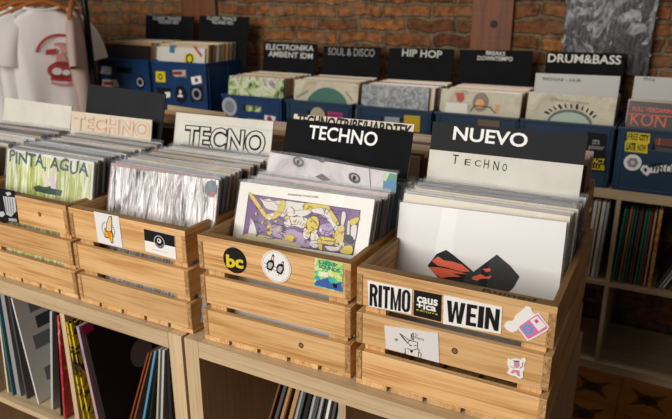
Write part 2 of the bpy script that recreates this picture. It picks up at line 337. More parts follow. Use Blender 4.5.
# ---------------------------------------------------------------- pine crates
CW, CD, CH = .3417, .40, .2362
Z = [(.164, .2242), (.0872, .1482), (.0109, .0710)]
def crate(x, y, yaw, label, knots=()):
    t = empty('wooden_crate', (x, y, 0), (0, 0, yaw)); tag(t, label, 'crate', 'pine record crates'); s = .0115
    for k, (a, b) in enumerate(Z):
        def ex(mb, k=k):
            for (kk, u, v) in knots:
                if kk == k:
                    mb.add([(u+.006*math.cos(q*.7)-CW/2, -.0063, v+.0062*math.sin(q*.7)-(Z[k][0]+Z[k][1])/2) for q in range(9)], [list(range(9))], 1)
                    mb.add([(u+.0035*math.cos(q*.7)-CW/2, -.0065, v+.0036*math.sin(q*.7)-(Z[k][0]+Z[k][1])/2) for q in range(9)], [list(range(9))], 2)
        o = plank('front_slat', s+.0003, CW-s-.0003, 0, .0125, a, b, [PINE, flat('#4d3118', .6), flat('#8a5a2c', .6)], t, extra=ex); SUB.setdefault(t.name, []).append(o)
        plank('back_slat', s+.0003, CW-s-.0003, CD-.0125, CD, a, b, PINE, t)
        for xa in (0, CW-s):
            q = .002*(k-1); plank('side_slat', xa, xa+s, -.0008, CD+.0008, a, b, PINE, t)
            for ya in (-.0013,): plank('end_grain', xa+.0008, xa+s-.0008, ya, ya+.0004, a+.001, b-.001, ENDG, t, 0, axis=2)
    def rail(*a):
        o = plank('top_rail', *a, [PINE, PINE_CAP], t)
        for p in o.data.polygons:
            if p.normal.z > .9: p.material_index = 1
    rail(0, CW, -.001, .021, .2245, CH); rail(0, CW, CD-.021, CD+.001, .2245, CH)
    for xa in (0, CW-s): rail(xa, xa+s, .0213, CD-.0213, .2245, CH-.0005)
    for xa in (s+.0003, CW-s-.0403):
        for ya in (.0127, CD-.0277): plank('corner_post', xa, xa+.04, ya, ya+.015, .0111, .224, PINE, t, axis=2)
    w = (CW-4*.008)/5
    for k in range(5): plank('bottom_board', k*(w+.008), k*(w+.008)+w, 0, CD, .0004, .0106, PINE, t)
    return t
def frame(o): return o.matrix_basis.copy()
cN = crate(.401, .0235, .0153, 'pine crate with RITMO and WEIN stickers in front of the NUEVO card', [(1, .185, .118)])
cT = crate(.0449, .0176, .034, 'pine crate with a round black bc sticker in front of the TECHNO card', [(2, .235, .045)])
cS = crate(-.3312, .0175, .0075, 'pine crate with a banana sticker holding the silver sleeve', [])
cP = crate(-.6865, .0216, .0005, 'pine crate with a black crest sticker holding the green PINTA AGUA record', [(0, .245, .2)])
cL = crate(-1.048, .0216, .0, 'pine crate left of the PINTA AGUA record, mostly outside the picture')
rearc = [crate(.345, .432, .0, 'pine crate standing behind the NUEVO crate, its corner showing at the right'),
         crate(-.004, .432, .0, 'pine crate standing behind the TECHNO crate with brown sleeves inside'),
         crate(-.36, .432, .0, 'pine crate standing behind the handwritten TECNO card'),
         crate(-.716, .432, .0, 'pine crate standing behind the blank black card at left')]
# ---------------------------------------------------------------- records
PAL = {'white': '#dcd9d2', 'pale grey': '#aeb0b0', 'cream': '#d9cdb4', 'beige': '#bda888', 'dark grey': '#4c4d50', 'black': '#1b1b1d', 'brown': '#6e4a2e',
       'dusty pink': '#bd9a94', 'pale blue': '#93a8b4', 'kraft': '#b08a5c', 'green': '#1f6f52', 'red': '#a92a2a', 'orange': '#c0693a', 'dark green': '#154636', 'yellow': '#d2b62a', 'teal': '#2d6b78', 'lilac': '#9b8399'}
ORD = ['first', 'second', 'third', 'fourth', 'fifth', 'sixth', 'seventh', 'eighth', 'ninth', 'tenth', 'eleventh', 'twelfth', 'thirteenth', 'fourteenth', 'fifteenth', 'sixteenth', 'seventeenth',
       'eighteenth', 'nineteenth', 'twentieth', 'twenty-first', 'twenty-second', 'twenty-third', 'twenty-fourth', 'twenty-fifth', 'twenty-sixth', 'twenty-seventh', 'twenty-eighth', 'twenty-ninth', 'thirtieth']
def rmat(yaw, lean, roll=0.): return Matrix.Rotation(yaw, 4, 'Z') @ Matrix.Rotation(-lean, 4, 'X') @ Matrix.Rotation(roll, 4, 'Y')
def sleeve_mesh(w, h, t):
    """a square sleeve standing on its edge: origin at the middle of the bottom front edge"""
    mb = MB(); nx, nz = 5, 5
    for side in (0, 1):
        g = []
        for j in range(nz):
            for i in range(nx):
                u, v = i/(nx-1), j/(nz-1); e = 0 if i in (0, nx-1) or j in (0, nz-1) else 1
                g.append(((u-.5)*w, (-.0006*e) if side == 0 else t+.0006*e, v*h))
        fs = [[j*nx+i, j*nx+i+1, (j+1)*nx+i+1, (j+1)*nx+i] for j in range(nz-1) for i in range(nx-1)]
        mb.add(g, fs if side == 0 else [f[::-1] for f in fs], 0, True)
    a, b = (-w/2, 0, 0), (w/2, 0, 0)
    mb.add([(-w/2, 0, 0), (w/2, 0, 0), (w/2, t, 0), (-w/2, t, 0), (-w/2, 0, h), (w/2, 0, h), (w/2, t, h), (-w/2, t, h)], [[3, 2, 1, 0], [4, 5, 6, 7], [0, 4, 7, 3], [2, 6, 5, 1]])
    return mb
def plastic_mesh(w, h, t, seed):
    rnd = random.Random(seed); ph = [rnd.uniform(0, 6) for _ in range(4)]; mb = MB(); nx = 13; W, H = w+.006, h+.006
    for side in (0, 1):
        g = []
        for j in range(4):
            for i in range(nx):
                u, v = i/(nx-1), j/3.; y = -.0011 if side == 0 else t+.0011
                k = max(0, v-.5)*2
                y += k*(.0011*math.sin(u*9+ph[side])+.0008*math.sin(u*21+ph[2]))*(1 if 0 < i < nx-1 else 0)
                g.append(((u-.5)*W, y, v*H*(.93 if j < 3 else 1)+(k*.0022*math.sin(u*7+ph[3]+side) if j == 3 else 0)))
        mb.add(g, [[j*nx+i, j*nx+i+1, (j+1)*nx+i+1, (j+1)*nx+i] for j in range(3) for i in range(nx-1)], 0, True)
    return mb
_plm = [plastic_mesh(.315, .313, .0045, k).mesh('plastic_sleeve') for k in range(6)]
for m in _plm: m.materials.append(PLAST)
_slm = {}
def simple_sleeve(col, t, w=.315, h=.313):
    k = (col, round(t, 4), w, h)
    if k not in _slm: _slm[k] = sleeve_mesh(w, h, t).mesh('record_sleeve'); _slm[k].materials.append(flat(PAL[col], .42, 0., .25))
    return _slm[k]
NREC = [0]
def filler(xc, ytop, ztop, lean, col, label, group, yaw=0., roll=0., t=.0045, zb=.0135, pl=True, h=.313):
    M = rmat(yaw, lean, roll); top = Vector((xc, ytop, ztop)); b = top - M.to_3x3() @ Vector((0, 0, h))
    if b.z < zb: b.z = zb
    o = link('record', simple_sleeve(col, t, h=h), None); o.location = b; o.rotation_euler = M.to_euler(); tag(o, label, 'record', group); NREC[0] += 1
    if pl:
        p = link('plastic_sleeve', random.choice(_plm), None, o)
    return o
def faced(name, ytop, TL, TR, lean, label, cat, group, mat, zb=.0135, t=.004, plast=True, width=None, sub='sleeve'):
    """a sleeve or card whose front shows: its upper corners stand on the sight lines TL, TR at depth ytop"""
    A, B = aty(*TL, ytop), aty(*TR, ytop); w = width or (B-A).length; roll = -math.atan2(B.z-A.z, B.x-A.x); top = (A+B)/2
    if abs(roll) > .03: roll = math.copysign(.03, roll)
    M = rmat(0, lean, roll); h = (top.z-zb-abs(math.sin(roll))*w/2)/math.cos(lean); b = top - M.to_3x3() @ Vector((0, 0, h))
    o = empty(name, b, M.to_euler()); tag(o, label, cat, group)
    SUB[o.name] = sleeve_mesh(w, h, t).build(sub, mat, o)
    if plast:
        pm = plastic_mesh(w, h, t, hash(TL) % 97).build('plastic_sleeve', PLAST, o)
    o['w'] = w; o['h'] = h; NREC[0] += cat == 'record'
    return o, Matrix.Translation(b) @ M, w, h
def zc(x0, y0, s): return lambda *pts: [(x0+a/s, y0+b/s) for a, b in pts]
# --- the white record with two dark peaks
o, F, w, h = faced('record', .208, (400.4, 205), (567, 219), R(12.5), 'white record with two black and orange peaks, foremost in the NUEVO crate', 'record', 'records in the NUEVO crate', flat('#d6d4d0', .3, 0, .3))
S = Sheet(F, .0009); q = zc(340, 240, 3.0545); ORG = flat('#d4502b', .45)
S.ppoly(q((325, 30), (296, 42), (268, 78), (290, 104), (330, 150), (412, 168), (410, 98), (372, 66), (345, 44)), BLK, 1)
S.ppoly(q((480, 44), (455, 62), (404, 100), (408, 175), (500, 172), (530, 146), (549, 112), (520, 78)), BLK, 1)
S.ppoly(q((281, 64), (300, 50), (318, 62), (345, 66), (372, 74), (398, 96), (372, 97), (330, 84), (300, 78)), ORG, 2)
S.ppoly(q((270, 82), (300, 83), (340, 90), (390, 104), (345, 102), (370, 112), (330, 112), (310, 116), (288, 102)), ORG, 2)
S.ppoly(q((404, 112), (430, 104), (446, 112), (464, 108), (458, 118), (430, 118), (420, 124), (404, 120)), ORG, 2)
S.ppoly(q((436, 88), (458, 86), (462, 94), (448, 98)), ORG, 2)
S.build('cover_art', o, 'two black peaks with orange patches')
# --- the NUEVO card
o, F, w, h = faced('divider_card', .385, (433.3, 121.5), (588, 135), R(13), 'tall white divider card with black NUEVO header in the right pine crate', 'divider card', None, WHITEC, plast=False, t=.003, sub='card')
S = Sheet(F, .0009); a, b = S.uv(432.5, 149.5), S.uv(586, 165.5)
S.poly([(-w/2, h), (w/2, h), (w/2, b[1]), (-w/2, a[1])], BLACKC, 1, True)
S.ptext('NUEVO', (452.8, 139.6), (528.8, 133.6), WHT, 2, bold=.02, br=(528, 148))
q = zc(380, 110, 2.2045)
S.ptext('T', (452, 163.5), (459, 155), BLK, 1); S.ptext('E', (464.5, 165), (471, 159.5), BLK, 1); S.ptext('C', (474.5, 166), (481.5, 160.5), BLK, 1); S.ptext('H', (483.5, 168), (489.5, 160), BLK, 1); S.ptext('N', (493, 170), (499.5, 161.5), BLK, 1); S.ptext('O', (502, 171), (507.5, 164), BLK, 1)
S.build('header', o, 'black header band with white NUEVO lettering')
# --- TECHNO crate
o, F, w, h = faced('record', .151, (241, 181.5), (374.6, 199.6), R(20), 'white record with purple and yellow comic drawing, foremost in the TECHNO crate', 'record', 'records in the TECHNO crate', flat('#d9d3c9', .35, 0, .3))
S = Sheet(F, .0009); q = zc(230, 170, 4.48); PUR, YE2, PAP, OUT = flat('#6d4a80', .5), flat('#d0b63a', .5), flat('#d6cfc9', .5), flat('#2c2433', .5); LIL = flat('#a58fb0', .5)
S.ppoly(q((84, 106), (586, 180), (553, 383), (56, 310)), OUT, 0); S.ppoly(q((88, 110), (582, 183), (549, 379), (60, 306)), PUR, 1)
def blob(pts, m, ly=3):
    u = S.px(q(*pts)); cx, cy = sum(a for a, _ in u)/len(u), sum(b for _, b in u)/len(u)
    sm = []
    for i in range(len(u)):
        p0, p1, p2, p3 = u[i-1], u[i], u[(i+1) % len(u)], u[(i+2) % len(u)]
        for k in range(4):
            t = k/4; sm.append(tuple(.5*((2*p1[c])+(-p0[c]+p2[c])*t+(2*p0[c]-5*p1[c]+4*p2[c]-p3[c])*t*t+(-p0[c]+3*p1[c]-3*p2[c]+p3[c])*t**3) for c in (0, 1)))
    e = .0009
    gr = [(a+(a-cx)/max(1e-6, math.hypot(a-cx, b-cy))*e, b+(b-cy)/max(1e-6, math.hypot(a-cx, b-cy))*e) for a, b in sm]
    S.poly(gr, OUT, ly); S.poly(sm, m, ly+1)
blob([(88, 112), (104, 112), (168, 205), (160, 214), (140, 190)], YE2)
blob([(135, 125), (150, 135), (175, 128), (195, 140), (225, 138), (240, 150), (215, 165), (230, 185), (190, 180), (165, 172), (150, 150)], PAP)
blob([(252, 140), (300, 146), (335, 150), (330, 175), (290, 196), (262, 190), (240, 210), (225, 200), (240, 170)], PAP)
blob([(228, 138), (250, 142), (245, 175), (215, 212), (175, 222), (160, 216), (165, 200), (200, 190), (220, 165)], YE2, 5)
blob([(340, 150), (440, 160), (445, 180), (400, 178), (365, 188), (330, 178)], YE2)
blob([(262, 192), (320, 180), (365, 185), (340, 205), (295, 212), (265, 205)], PAP, 5)
blob([(245, 228), (290, 205), (340, 215), (360, 235), (330, 260), (290, 250), (255, 255)], PAP, 5)
blob([(368, 176), (420, 172), (460, 200), (485, 245), (478, 275), (450, 235), (410, 200), (375, 190)], PAP, 7)
blob([(350, 225), (372, 208), (395, 215), (400, 250), (380, 280), (358, 275), (348, 250)], YE2, 9)
blob([(335, 262), (352, 268), (362, 285), (350, 310), (330, 300)], PAP, 7)
blob([(405, 250), (450, 240), (470, 275), (440, 295), (410, 285)], LIL, 7)
blob([(447, 180), (460, 186), (490, 235), (482, 245), (462, 222)], YE2, 9)
blob([(505, 190), (518, 190), (520, 215), (508, 250), (500, 240)], PAP, 7)
blob([(480, 262), (512, 250), (512, 300), (500, 340), (470, 330)], flat('#cbb766', .5), 7)
blob([(530, 235), (538, 232), (535, 300), (526, 300)], PAP, 7)
blob([(540, 225), (578, 212), (575, 232), (548, 250)], YE2, 7)
blob([(545, 255), (570, 250), (562, 310), (545, 300)], PAP, 7)
blob([(95, 215), (115, 255), (120, 300), (85, 290), (90, 250)], PAP, 3)
blob([(170, 235), (185, 240), (188, 285), (170, 285)], YE2, 5)
blob([(190, 250), (235, 255), (232, 305), (195, 290)], LIL, 5)
blob([(240, 275), (300, 268), (350, 310), (355, 345), (280, 330), (235, 310)], LIL, 3)
blob([(245, 296), (275, 290), (300, 310), (270, 322)], YE2, 7)
blob([(365, 285), (395, 290), (400, 340), (370, 345)], PAP, 7)
blob([(400, 300), (470, 310), (460, 335), (420, 330), (415, 358), (400, 350)], YE2, 9)
blob([(430, 340), (480, 345), (500, 325), (515, 330), (500, 358), (450, 362)], PAP, 11)
blob([(500, 345), (548, 340), (546, 376), (500, 370)], YE2, 11)
blob([(90, 285), (150, 292), (200, 305), (300, 330), (300, 345), (62, 308), (65, 290)], flat('#b9ab84', .5), 5)
blob([(515, 290), (550, 300), (548, 330), (520, 320)], OUT, 9)
for p in (((365, 228), (369, 233)), ((383, 232), (388, 237)), ((366, 256), (378, 262))): S.pstroke(q(*p), .0018, OUT, 13)
for k in range(5): S.pstroke(q((292+k*11, 238+k*5), (300+k*11, 222+k*5)), .0008, OUT, 13)
for k in range(4): S.pstroke(q((235, 250+k*9), (250, 253+k*9)), .002, OUT, 13)
rs = random.Random(5); Q4 = ((88, 110), (582, 183), (549, 379), (60, 306))
def inart(a, b): return tuple((1-a)*(1-b)*Q4[0][k]+a*(1-b)*Q4[1][k]+a*b*Q4[2][k]+(1-a)*b*Q4[3][k] for k in (0, 1))
for k in range(70):
    a, b = rs.uniform(.04, .92), rs.uniform(.05, .9); an, ln, cv = rs.uniform(0, 6.3), rs.uniform(.01, .03), rs.uniform(-.5, .5); pts = [(a, b)]
    for j in range(4): pts.append((min(.98, max(.02, pts[-1][0]+ln*math.cos(an))), min(.97, max(.03, pts[-1][1]+1.6*ln*math.sin(an))))); an += cv
    S.pstroke([q(inart(*p))[0] for p in pts], .0009, OUT, 14)
for k in range(26):
    a, b = rs.uniform(.05, .93), rs.uniform(.35, .93); c = S.px([q(inart(a, b))[0]])[0]; S.ell(c, rs.uniform(.003, .006), rs.uniform(.002, .004), rs.choice((YE2, YE2, PAP, PUR)), 13, 9, rot=rs.uniform(0, 3))
S.ptext('RUNNING TORTOISE', (288, 195.2), (318.5, 196.3), OUT, 1, br=(318.5, 198.2))
S.build('cover_art', o, 'purple and yellow comic drawing in a thin frame')
o, F, w, h = faced('record', .258, (269.5, 151.8), (397, 173.5), R(18), 'pale portrait record raised between the comic record and the TECHNO card', 'record', 'records in the TECHNO crate', GREYFACE)
S = Sheet(F, .0009); q = zc(225, 110, 2.795); DK = flat('#3c3438', .5)
for c, rx in (((205, 145), .012), ((362, 190), .012)):
    cc = S.px(q(c))[0]; S.ell(cc, rx*1.25, rx*.85, DK, 1, rot=-.35); S.ell((cc[0]+.001, cc[1]+.001), rx*.8, rx*.45, flat('#8d8489', .4), 2, rot=-.35); S.ell(cc, rx*.3, rx*.4, BLK, 3)
S.ppoly(q((258, 140), (272, 135), (286, 143), (270, 148)), DK, 1); S.ppoly(q((252, 186), (272, 178), (296, 196), (276, 200)), DK, 1)
S.pstroke(q((404, 165), (408, 225)), .0012, DK, 1)
gp = S.px(q((445, 174), (481, 180), (478, 232), (440, 228))); S.poly(gp, flat('#3f8f6b', .5), 1); S.ppoly(q((446, 195), (480, 196), (476, 226), (441, 226)), flat('#3b77a0', .5), 2); S.ppoly(q((446, 174), (462, 176), (450, 200), (443, 196)), flat('#b9c9a0', .5), 3)
S.build('cover_art', o, 'two dark eyes of a pale face beside a green and blue strip')
o, F, w, h = faced('divider_card', .345, (287.3, 118), (413.5, 132), R(17), 'black divider card with white TECHNO lettering in the third pine crate', 'divider card', None, BLACKB, plast=False, t=.003, sub='card')
S = Sheet(F, .0009); S.ptext('TECHNO', (308.3, 138.4), (378.8, 132.4), WHT, 1, bold=.016, br=(378.5, 147)); S.build('lettering', o, 'white TECHNO lettering')
o, F, w, h = faced('divider_card', .362, (294.2, 113.8), (414.4, 124.3), R(17), 'beige card with handwritten TECHNO/TRIBE/HARDTEK behind the black TECHNO card', 'divider card', None, BEIGEC, plast=False, t=.003, sub='card')
S = Sheet(F, .0009); S.ptext('TECHNO/TRIBE/HARDTEK', (296.5, 125.5), (413, 125.3), BLK, 1, bold=.03, br=(412, 138), mess=.0006); S.build('lettering', o, 'black handwritten TECHNO/TRIBE/HARDTEK')
# --- TECNO crate
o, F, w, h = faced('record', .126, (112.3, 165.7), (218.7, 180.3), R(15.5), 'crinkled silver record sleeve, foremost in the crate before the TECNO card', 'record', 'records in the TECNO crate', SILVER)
S = Sheet(F, .0012); q = zc(90, 95, 3.225)
c = S.px(q((390, 302)))[0]; S.ell(c, .016, .018, flat('#5a6b73', .4), 1); S.ell((c[0]+.006, c[1]-.012), .006, .006, flat('#b5524a', .4), 2)
S.build('cover_art', o)
o, F, w, h = faced('divider_card', .402, (180, 121.2), (272.6, 131.2), R(14), 'white card with TECNO drawn in outlined bubble letters', 'divider card', None, WHITEC, plast=False, t=.003, sub='card')
S = Sheet(F, .0009)
for bb, m, ly in ((.062, BLK, 1), (.004, flat('#d0cbbe', .5), 2)): S.ptext('TECNO', (183.5 if bb > .03 else 184.6, 148 if bb > .03 else 146.8), (267 if bb > .03 else 265.8, 131 if bb > .03 else 132.2), m, ly, bold=bb, br=(266.5, 156.5 if bb > .03 else 155.3))
S.build('lettering', o, 'outlined TECNO lettering')
faced('divider_card', .425, (176.2, 112.2), (273.5, 121.6), R(14), 'blank white card standing behind the drawn TECNO card', 'divider card', None, WHITEC, plast=False, t=.003, sub='card')
# --- PINTA AGUA crate
o, F, w, h = faced('record', .108, (7.6, 148.5), (94, 162), R(13), 'green PINTA, AGUA record with white painted glare streaks, foremost in the left crate', 'record', 'records in the PINTA AGUA crate', flat('#ddd9cf', .4))
S = Sheet(F, .0012); q = zc(0, 130, 5.236)
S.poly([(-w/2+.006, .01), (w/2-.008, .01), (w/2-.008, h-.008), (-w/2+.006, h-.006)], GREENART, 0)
NAV = flat('#3e5560', .5)
S.ptext('PINTA, AGUA', S and (9.5, 163.8), (89.8, 163.2), NAV, 1, bold=.022, br=(89.8, 178.5), mess=.003)
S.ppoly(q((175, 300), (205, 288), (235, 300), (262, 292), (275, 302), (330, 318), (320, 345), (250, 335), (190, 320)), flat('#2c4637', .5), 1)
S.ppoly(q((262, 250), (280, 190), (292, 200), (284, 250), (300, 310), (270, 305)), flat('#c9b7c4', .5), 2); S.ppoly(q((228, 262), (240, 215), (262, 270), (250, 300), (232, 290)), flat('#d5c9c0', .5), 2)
S.build('cover_art', o, 'green print with painted glare streaks and dark PINTA, AGUA lettering')
o, F, w, h = faced('divider_card', .36, (71.5, 111), (152, 120), R(12), 'beige card with TECHNO drawn in faint orange outline behind the green record', 'divider card', None, BEIGEC, plast=False, t=.003, sub='card')
S = Sheet(F, .0009)
for bb, m, ly in ((.055, flat('#c98d6b', .6), 1), (.018, flat('#cdbfa9', .6), 2)): S.ptext('TECHNO', (74, 130), (150.5, 122), m, ly, bold=bb, br=(151.5, 138.5))
S.build('lettering', o, 'faint orange outlined TECHNO')
faced('divider_card', .405, (88, 84), (166, 94), R(14), 'tall blank black divider card standing between the left crates', 'divider card', None, BLACKC, plast=False, t=.003, sub='card')
faced('divider_card', .385, (4.5, 97.5), (72, 106.5), R(14), 'blank white divider card at far left, in front of the shirts', 'divider card', None, WHITEC, plast=False, t=.003, sub='card')
o, F, w, h = faced('record', .745, (167.5, 104), (226.4, 113.6), R(9), 'tan cardboard sleeve tilted behind the blank white card, below the blue crates', 'record', None, flat('#bba27c', .6), plast=False)
# --- the records behind each front one
def cyc(weights):
    names = [n for n, k in weights for _ in range(k)]; random.shuffle(names); i = 0
    while True: yield names[i % len(names)]; i += 1
def fill(n, x0, y0, y1, l0, l1, where, group, pal, dz=.006, ztop=.3145, skip=()):
    g = cyc(pal)
    for k in range(n):
        f = k/max(1, n-1); y = y0+(y1-y0)*f
        if any(a < y < b for a, b in skip): continue
        col = next(g); zt = ztop+random.uniform(-dz, dz*.6); xc = x0+.158+random.uniform(-.006, .006); y += random.uniform(-.3, .3)*(y1-y0)/n
        filler(xc, y, zt, l0+(l1-l0)*f+random.uniform(-.006, .006), col, '%s record in clear plastic, %s behind %s' % (col, ORD[k], where), group, yaw=random.uniform(-.008, .008), roll=random.uniform(-.008, .008), t=random.choice((.005, .006, .0075)))
MIX = [('white', 3), ('pale grey', 4), ('cream', 4), ('beige', 3), ('dark grey', 4), ('black', 3), ('dusty pink', 2), ('pale blue', 1), ('brown', 2)]
fill(12, .404, .222, .362, R(12.5), R(13), 'the white record with two peaks', 'records in the NUEVO crate', MIX)
fill(10, .058, .164, .246, R(20), R(18), 'the purple comic record', 'records in the TECHNO crate', MIX)
fill(7, .062, .274, .33, R(18), R(17), 'the pale portrait record', 'records in the TECHNO crate', MIX)
fill(20, -.312, .138, .386, R(15.5), R(14), 'the crinkled silver sleeve', 'records in the TECNO crate', MIX+[('kraft', 1), ('beige', 2)])
fill(18, -.66, .123, .346, R(13), R(12), 'the green PINTA, AGUA record', 'records in the PINTA AGUA crate', MIX)
fill(13, -1.03, .11, .365, R(14), R(14), 'the front of the leftmost crate', 'records in the leftmost crate', MIX, ztop=.306)
for x, nm, n in ((.352, 'the NUEVO card', 9), (-.004, 'the TECHNO/TRIBE/HARDTEK card', 9), (-.36, 'the two white TECNO cards', 5), (-.716, 'the blank black card', 5)):
    g = cyc([('kraft', 3), ('beige', 3), ('brown', 2), ('cream', 1), ('dusty pink', 1)])
    for k in range(n):
        col = next(g); filler(x+CW/2+random.uniform(-.003, .003), .50+.29*k/n*(1 if n > 5 else 1.0), .305+random.uniform(-.004, .004), R(6), col, '%s cardboard record, %s in the rear crate behind %s' % (col, ORD[k], nm), 'records in the rear pine crates', t=.007, pl=False)
# ---------------------------------------------------------------- stickers on the pine crates
def sticker(cr): return Sheet(frame(cr), .0014)
q = zc(340, 240, 3.0545)
S = sticker(cN); S.ppoly(q((85, 122), (222, 150), (219, 226), (89, 202)), WHT, 0, True); S.heavy('RITMO', q((91, 199))[0], q((217, 153))[0], q((214, 222))[0], BLK); S.build('sticker', cN, 'white RITMO sticker with black letters')
S = sticker(cN); S.ppoly(q((227, 152), (311, 168), (308, 249), (225, 229)), BLK, 0, True)
S.ptext('caus', q((236, 189))[0], q((300, 182))[0], WHT, 2, bold=.03, br=q((301, 202))[0]); S.ptext('+ica', q((234, 207))[0], q((295, 198))[0], WHT, 2, bold=.03, br=q((296, 219))[0]); S.ptext('editora', q((234, 214))[0], q((300, 222))[0], YEL, 2, bold=.01, space=1.25, br=q((300, 229))[0]); S.build('sticker', cN, 'square black caustica sticker')
S = sticker(cN); S.ppoly(q((318, 167), (496, 205), (492, 286), (316, 255)), WHT, 0, True); S.heavy('WEIN', q((324, 247))[0], q((490, 211))[0], q((486, 278))[0], BLK); S.build('sticker', cN, 'white WEIN sticker with black letters')
S = sticker(cN); q = zc(500, 290, 6.72)
S.ppoly(q((178, 105), (208, 115), (222, 150), (238, 158), (205, 190), (130, 235), (120, 270), (85, 283), (45, 265), (28, 235), (50, 208), (88, 205), (110, 165), (145, 140)), WHT, 0, True)
S.ppoly(q((245, 155), (262, 152), (332, 245), (318, 270), (205, 335), (185, 338), (122, 255), (130, 232)), WHT, 1)
PK = flat('#dd6f9f', .45); S.ppoly(q((243, 163), (258, 162), (322, 245), (312, 262), (200, 324), (188, 326), (130, 252), (136, 238)), PK, 2)
S.ppoly(q((202, 200), (250, 170), (312, 238), (262, 274)), flat('#e6dfe2', .4), 3); S.ppoly(q((230, 203), (248, 190), (264, 208), (246, 222)), flat('#c4477f', .5), 4)
c = S.px(q((190, 260)))[0]; S.ell(c, .0083, .0092, flat('#4f9fd0', .4), 3); S.ell(c, .0036, .004, PK, 4)
S.build('sticker', cN, 'white cut-out sticker with a pink music player')
S = sticker(cN); q = zc(370, 310, 3.953); S.ppoly(q((58, 60), (270, 90), (275, 208), (64, 150)), flat('#d9d6d2', .4), 0, True)
for p in (((165, 140), (150, 128), (158, 118), (172, 122), (190, 126), (188, 145), (195, 158)), ((150, 130), (122, 98), (120, 92), (132, 100), (158, 120)), ((163, 118), (165, 95), (172, 90), (174, 118)), ((140, 150), (142, 180), (150, 185)), ((195, 155), (192, 185)), ((150, 150), (165, 158), (188, 152)), ((155, 182), (160, 196), (200, 200)), ((128, 100), (145, 122)), ((167, 98), (170, 116)), ((176, 140), (184, 138)), ((158, 140), (164, 138)), ((138, 168), (128, 176), (132, 190)), ((196, 165), (204, 172), (202, 188))): S.pstroke(q(*p), .0012, BLK, 2)
S.ppoly(q((160, 155), (168, 158), (172, 155), (170, 165), (165, 168), (160, 162)), BLK, 2); S.ppoly(q((97, 112), (108, 110), (113, 118), (104, 122)), flat('#7d7d82', .5), 2)
S.ptext('Tu', q((178, 98))[0], q((190, 92))[0], BLK, 2); S.ptext('Ruina', q((178, 110))[0], q((215, 110))[0], BLK, 2, br=q((214, 120))[0])
S.build('sticker', cN, 'pale rectangular sticker with an ink rabbit drawing')
S = sticker(cN); q = zc(500, 310, 5.58)
S.ppoly(q((45, 265), (62, 275), (90, 268), (115, 276), (140, 262), (147, 280), (136, 300), (138, 330), (128, 345), (130, 375), (110, 382), (85, 366), (62, 362), (40, 350), (52, 325), (42, 300)), WHT, 0, True)
S.ppoly(q((78, 285), (108, 285), (112, 310), (100, 322), (80, 318)), flat('#c98f98', .5), 2); S.ppoly(q((76, 330), (110, 335), (112, 368), (98, 362), (90, 345), (70, 352), (58, 346)), flat('#cf7f8c', .5), 2)
S.ppoly(q((74, 278), (110, 280), (106, 288), (80, 286)), flat('#5a5a66', .5), 3); S.pstroke(q((64, 312), (78, 322)), .0012, flat('#7f9aa0', .5), 3); S.pstroke(q((112, 322), (126, 312), (128, 290)), .0012, RED, 3)
S.build('sticker', cN, 'small pink and white figure sticker')
S = Sheet(Matrix.Translation((0, 0, 0)), 0)   # ink on the worn top rail of this crate
fr = frame(cN) @ Matrix.Translation((0, 0, CH)) @ Matrix.Rotation(-math.pi/2, 4, 'X')
rl = MB(); vs, fs = text2d('Ruined', .02); rl.add([(.222+a*.085, .003+b*.011, CH+.0003) for a, b in vs], fs); rl.build('handwriting', flat('#241a12', .8), cN)
# TECHNO crate
q = zc(215, 240, 4.8); S = sticker(cT); c = S.px(q((96, 97)))[0]; S.ell(c, .0272, .0272, BLK, 0, 40, True); S.ptext('bc', q((58, 129))[0], q((136, 75))[0], YEL, 2, bold=.04, br=q((136, 137))[0]); S.build('sticker', cT, 'round black sticker with yellow bc letters')
S = sticker(cT); c = S.px(q((295, 127)))[0]; S.ell(c, .0325, .0325, WHT, 0, 44, True); S.ring(c, .0305, .0008, flat('#9a9894', .5), 1, 40)
for (a, b, w2) in ((265, 122, 1), (312, 140, 1)):
    S.ppoly(q((a-16, b-12), (a-4, b-28), (a+20, b-22), (a+22, b+2), (a+8, b+26), (a-14, b+16)), BLK, 2); S.ppoly(q((a-9, b-8), (a, b-17), (a+14, b-12), (a+14, b), (a+5, b+15), (a-8, b+9)), flat('#b5b3ae', .5), 3)
    S.ppoly(q((a+4, b-26), (a+14, b-58 if a < 300 else b-40), (a+22, b-48 if a < 300 else b-36), (a+18, b-22)), BLK, 2); S.ppoly(q((a+9, b-30), (a+15, b-48 if a < 300 else b-34), (a+18, b-40 if a < 300 else b-30), (a+15, b-26)), WHT, 3)
    for dx, dy in ((-26, -14), (-24, 8), (20, 22), (-6, 30)): S.pstroke(q((a, b), (a+dx, b+dy)), .0011, BLK, 1)
S.build('sticker', cT, 'round white sticker with two ink doodles')
S = sticker(cT); S.ppoly(q((481, 86), (616, 110), (613, 254), (476, 218)), HOLO, 0, True)
S.ppoly(q((486, 195), (540, 180), (560, 210), (610, 200), (610, 248), (480, 214)), flat('#3a5ea8', .35), 1); S.ppoly(q((566, 205), (590, 212), (586, 232), (570, 225)), BLK, 2)
S.ptext('DEEP', q((500, 112))[0], q((590, 112))[0], flat('#1e7f5c', .4), 2, bold=.04, br=q((590, 130))[0]); S.ptext('SOUNDS', q((498, 132))[0], q((600, 138))[0], flat('#1e7f5c', .4), 2, bold=.04, br=q((600, 157))[0]); S.ppoly(q((500, 148), (545, 155), (545, 178), (498, 170)), flat('#e4e9c8', .4), 2)
S.build('sticker', cT, 'square holographic sticker in blue, green and yellow')
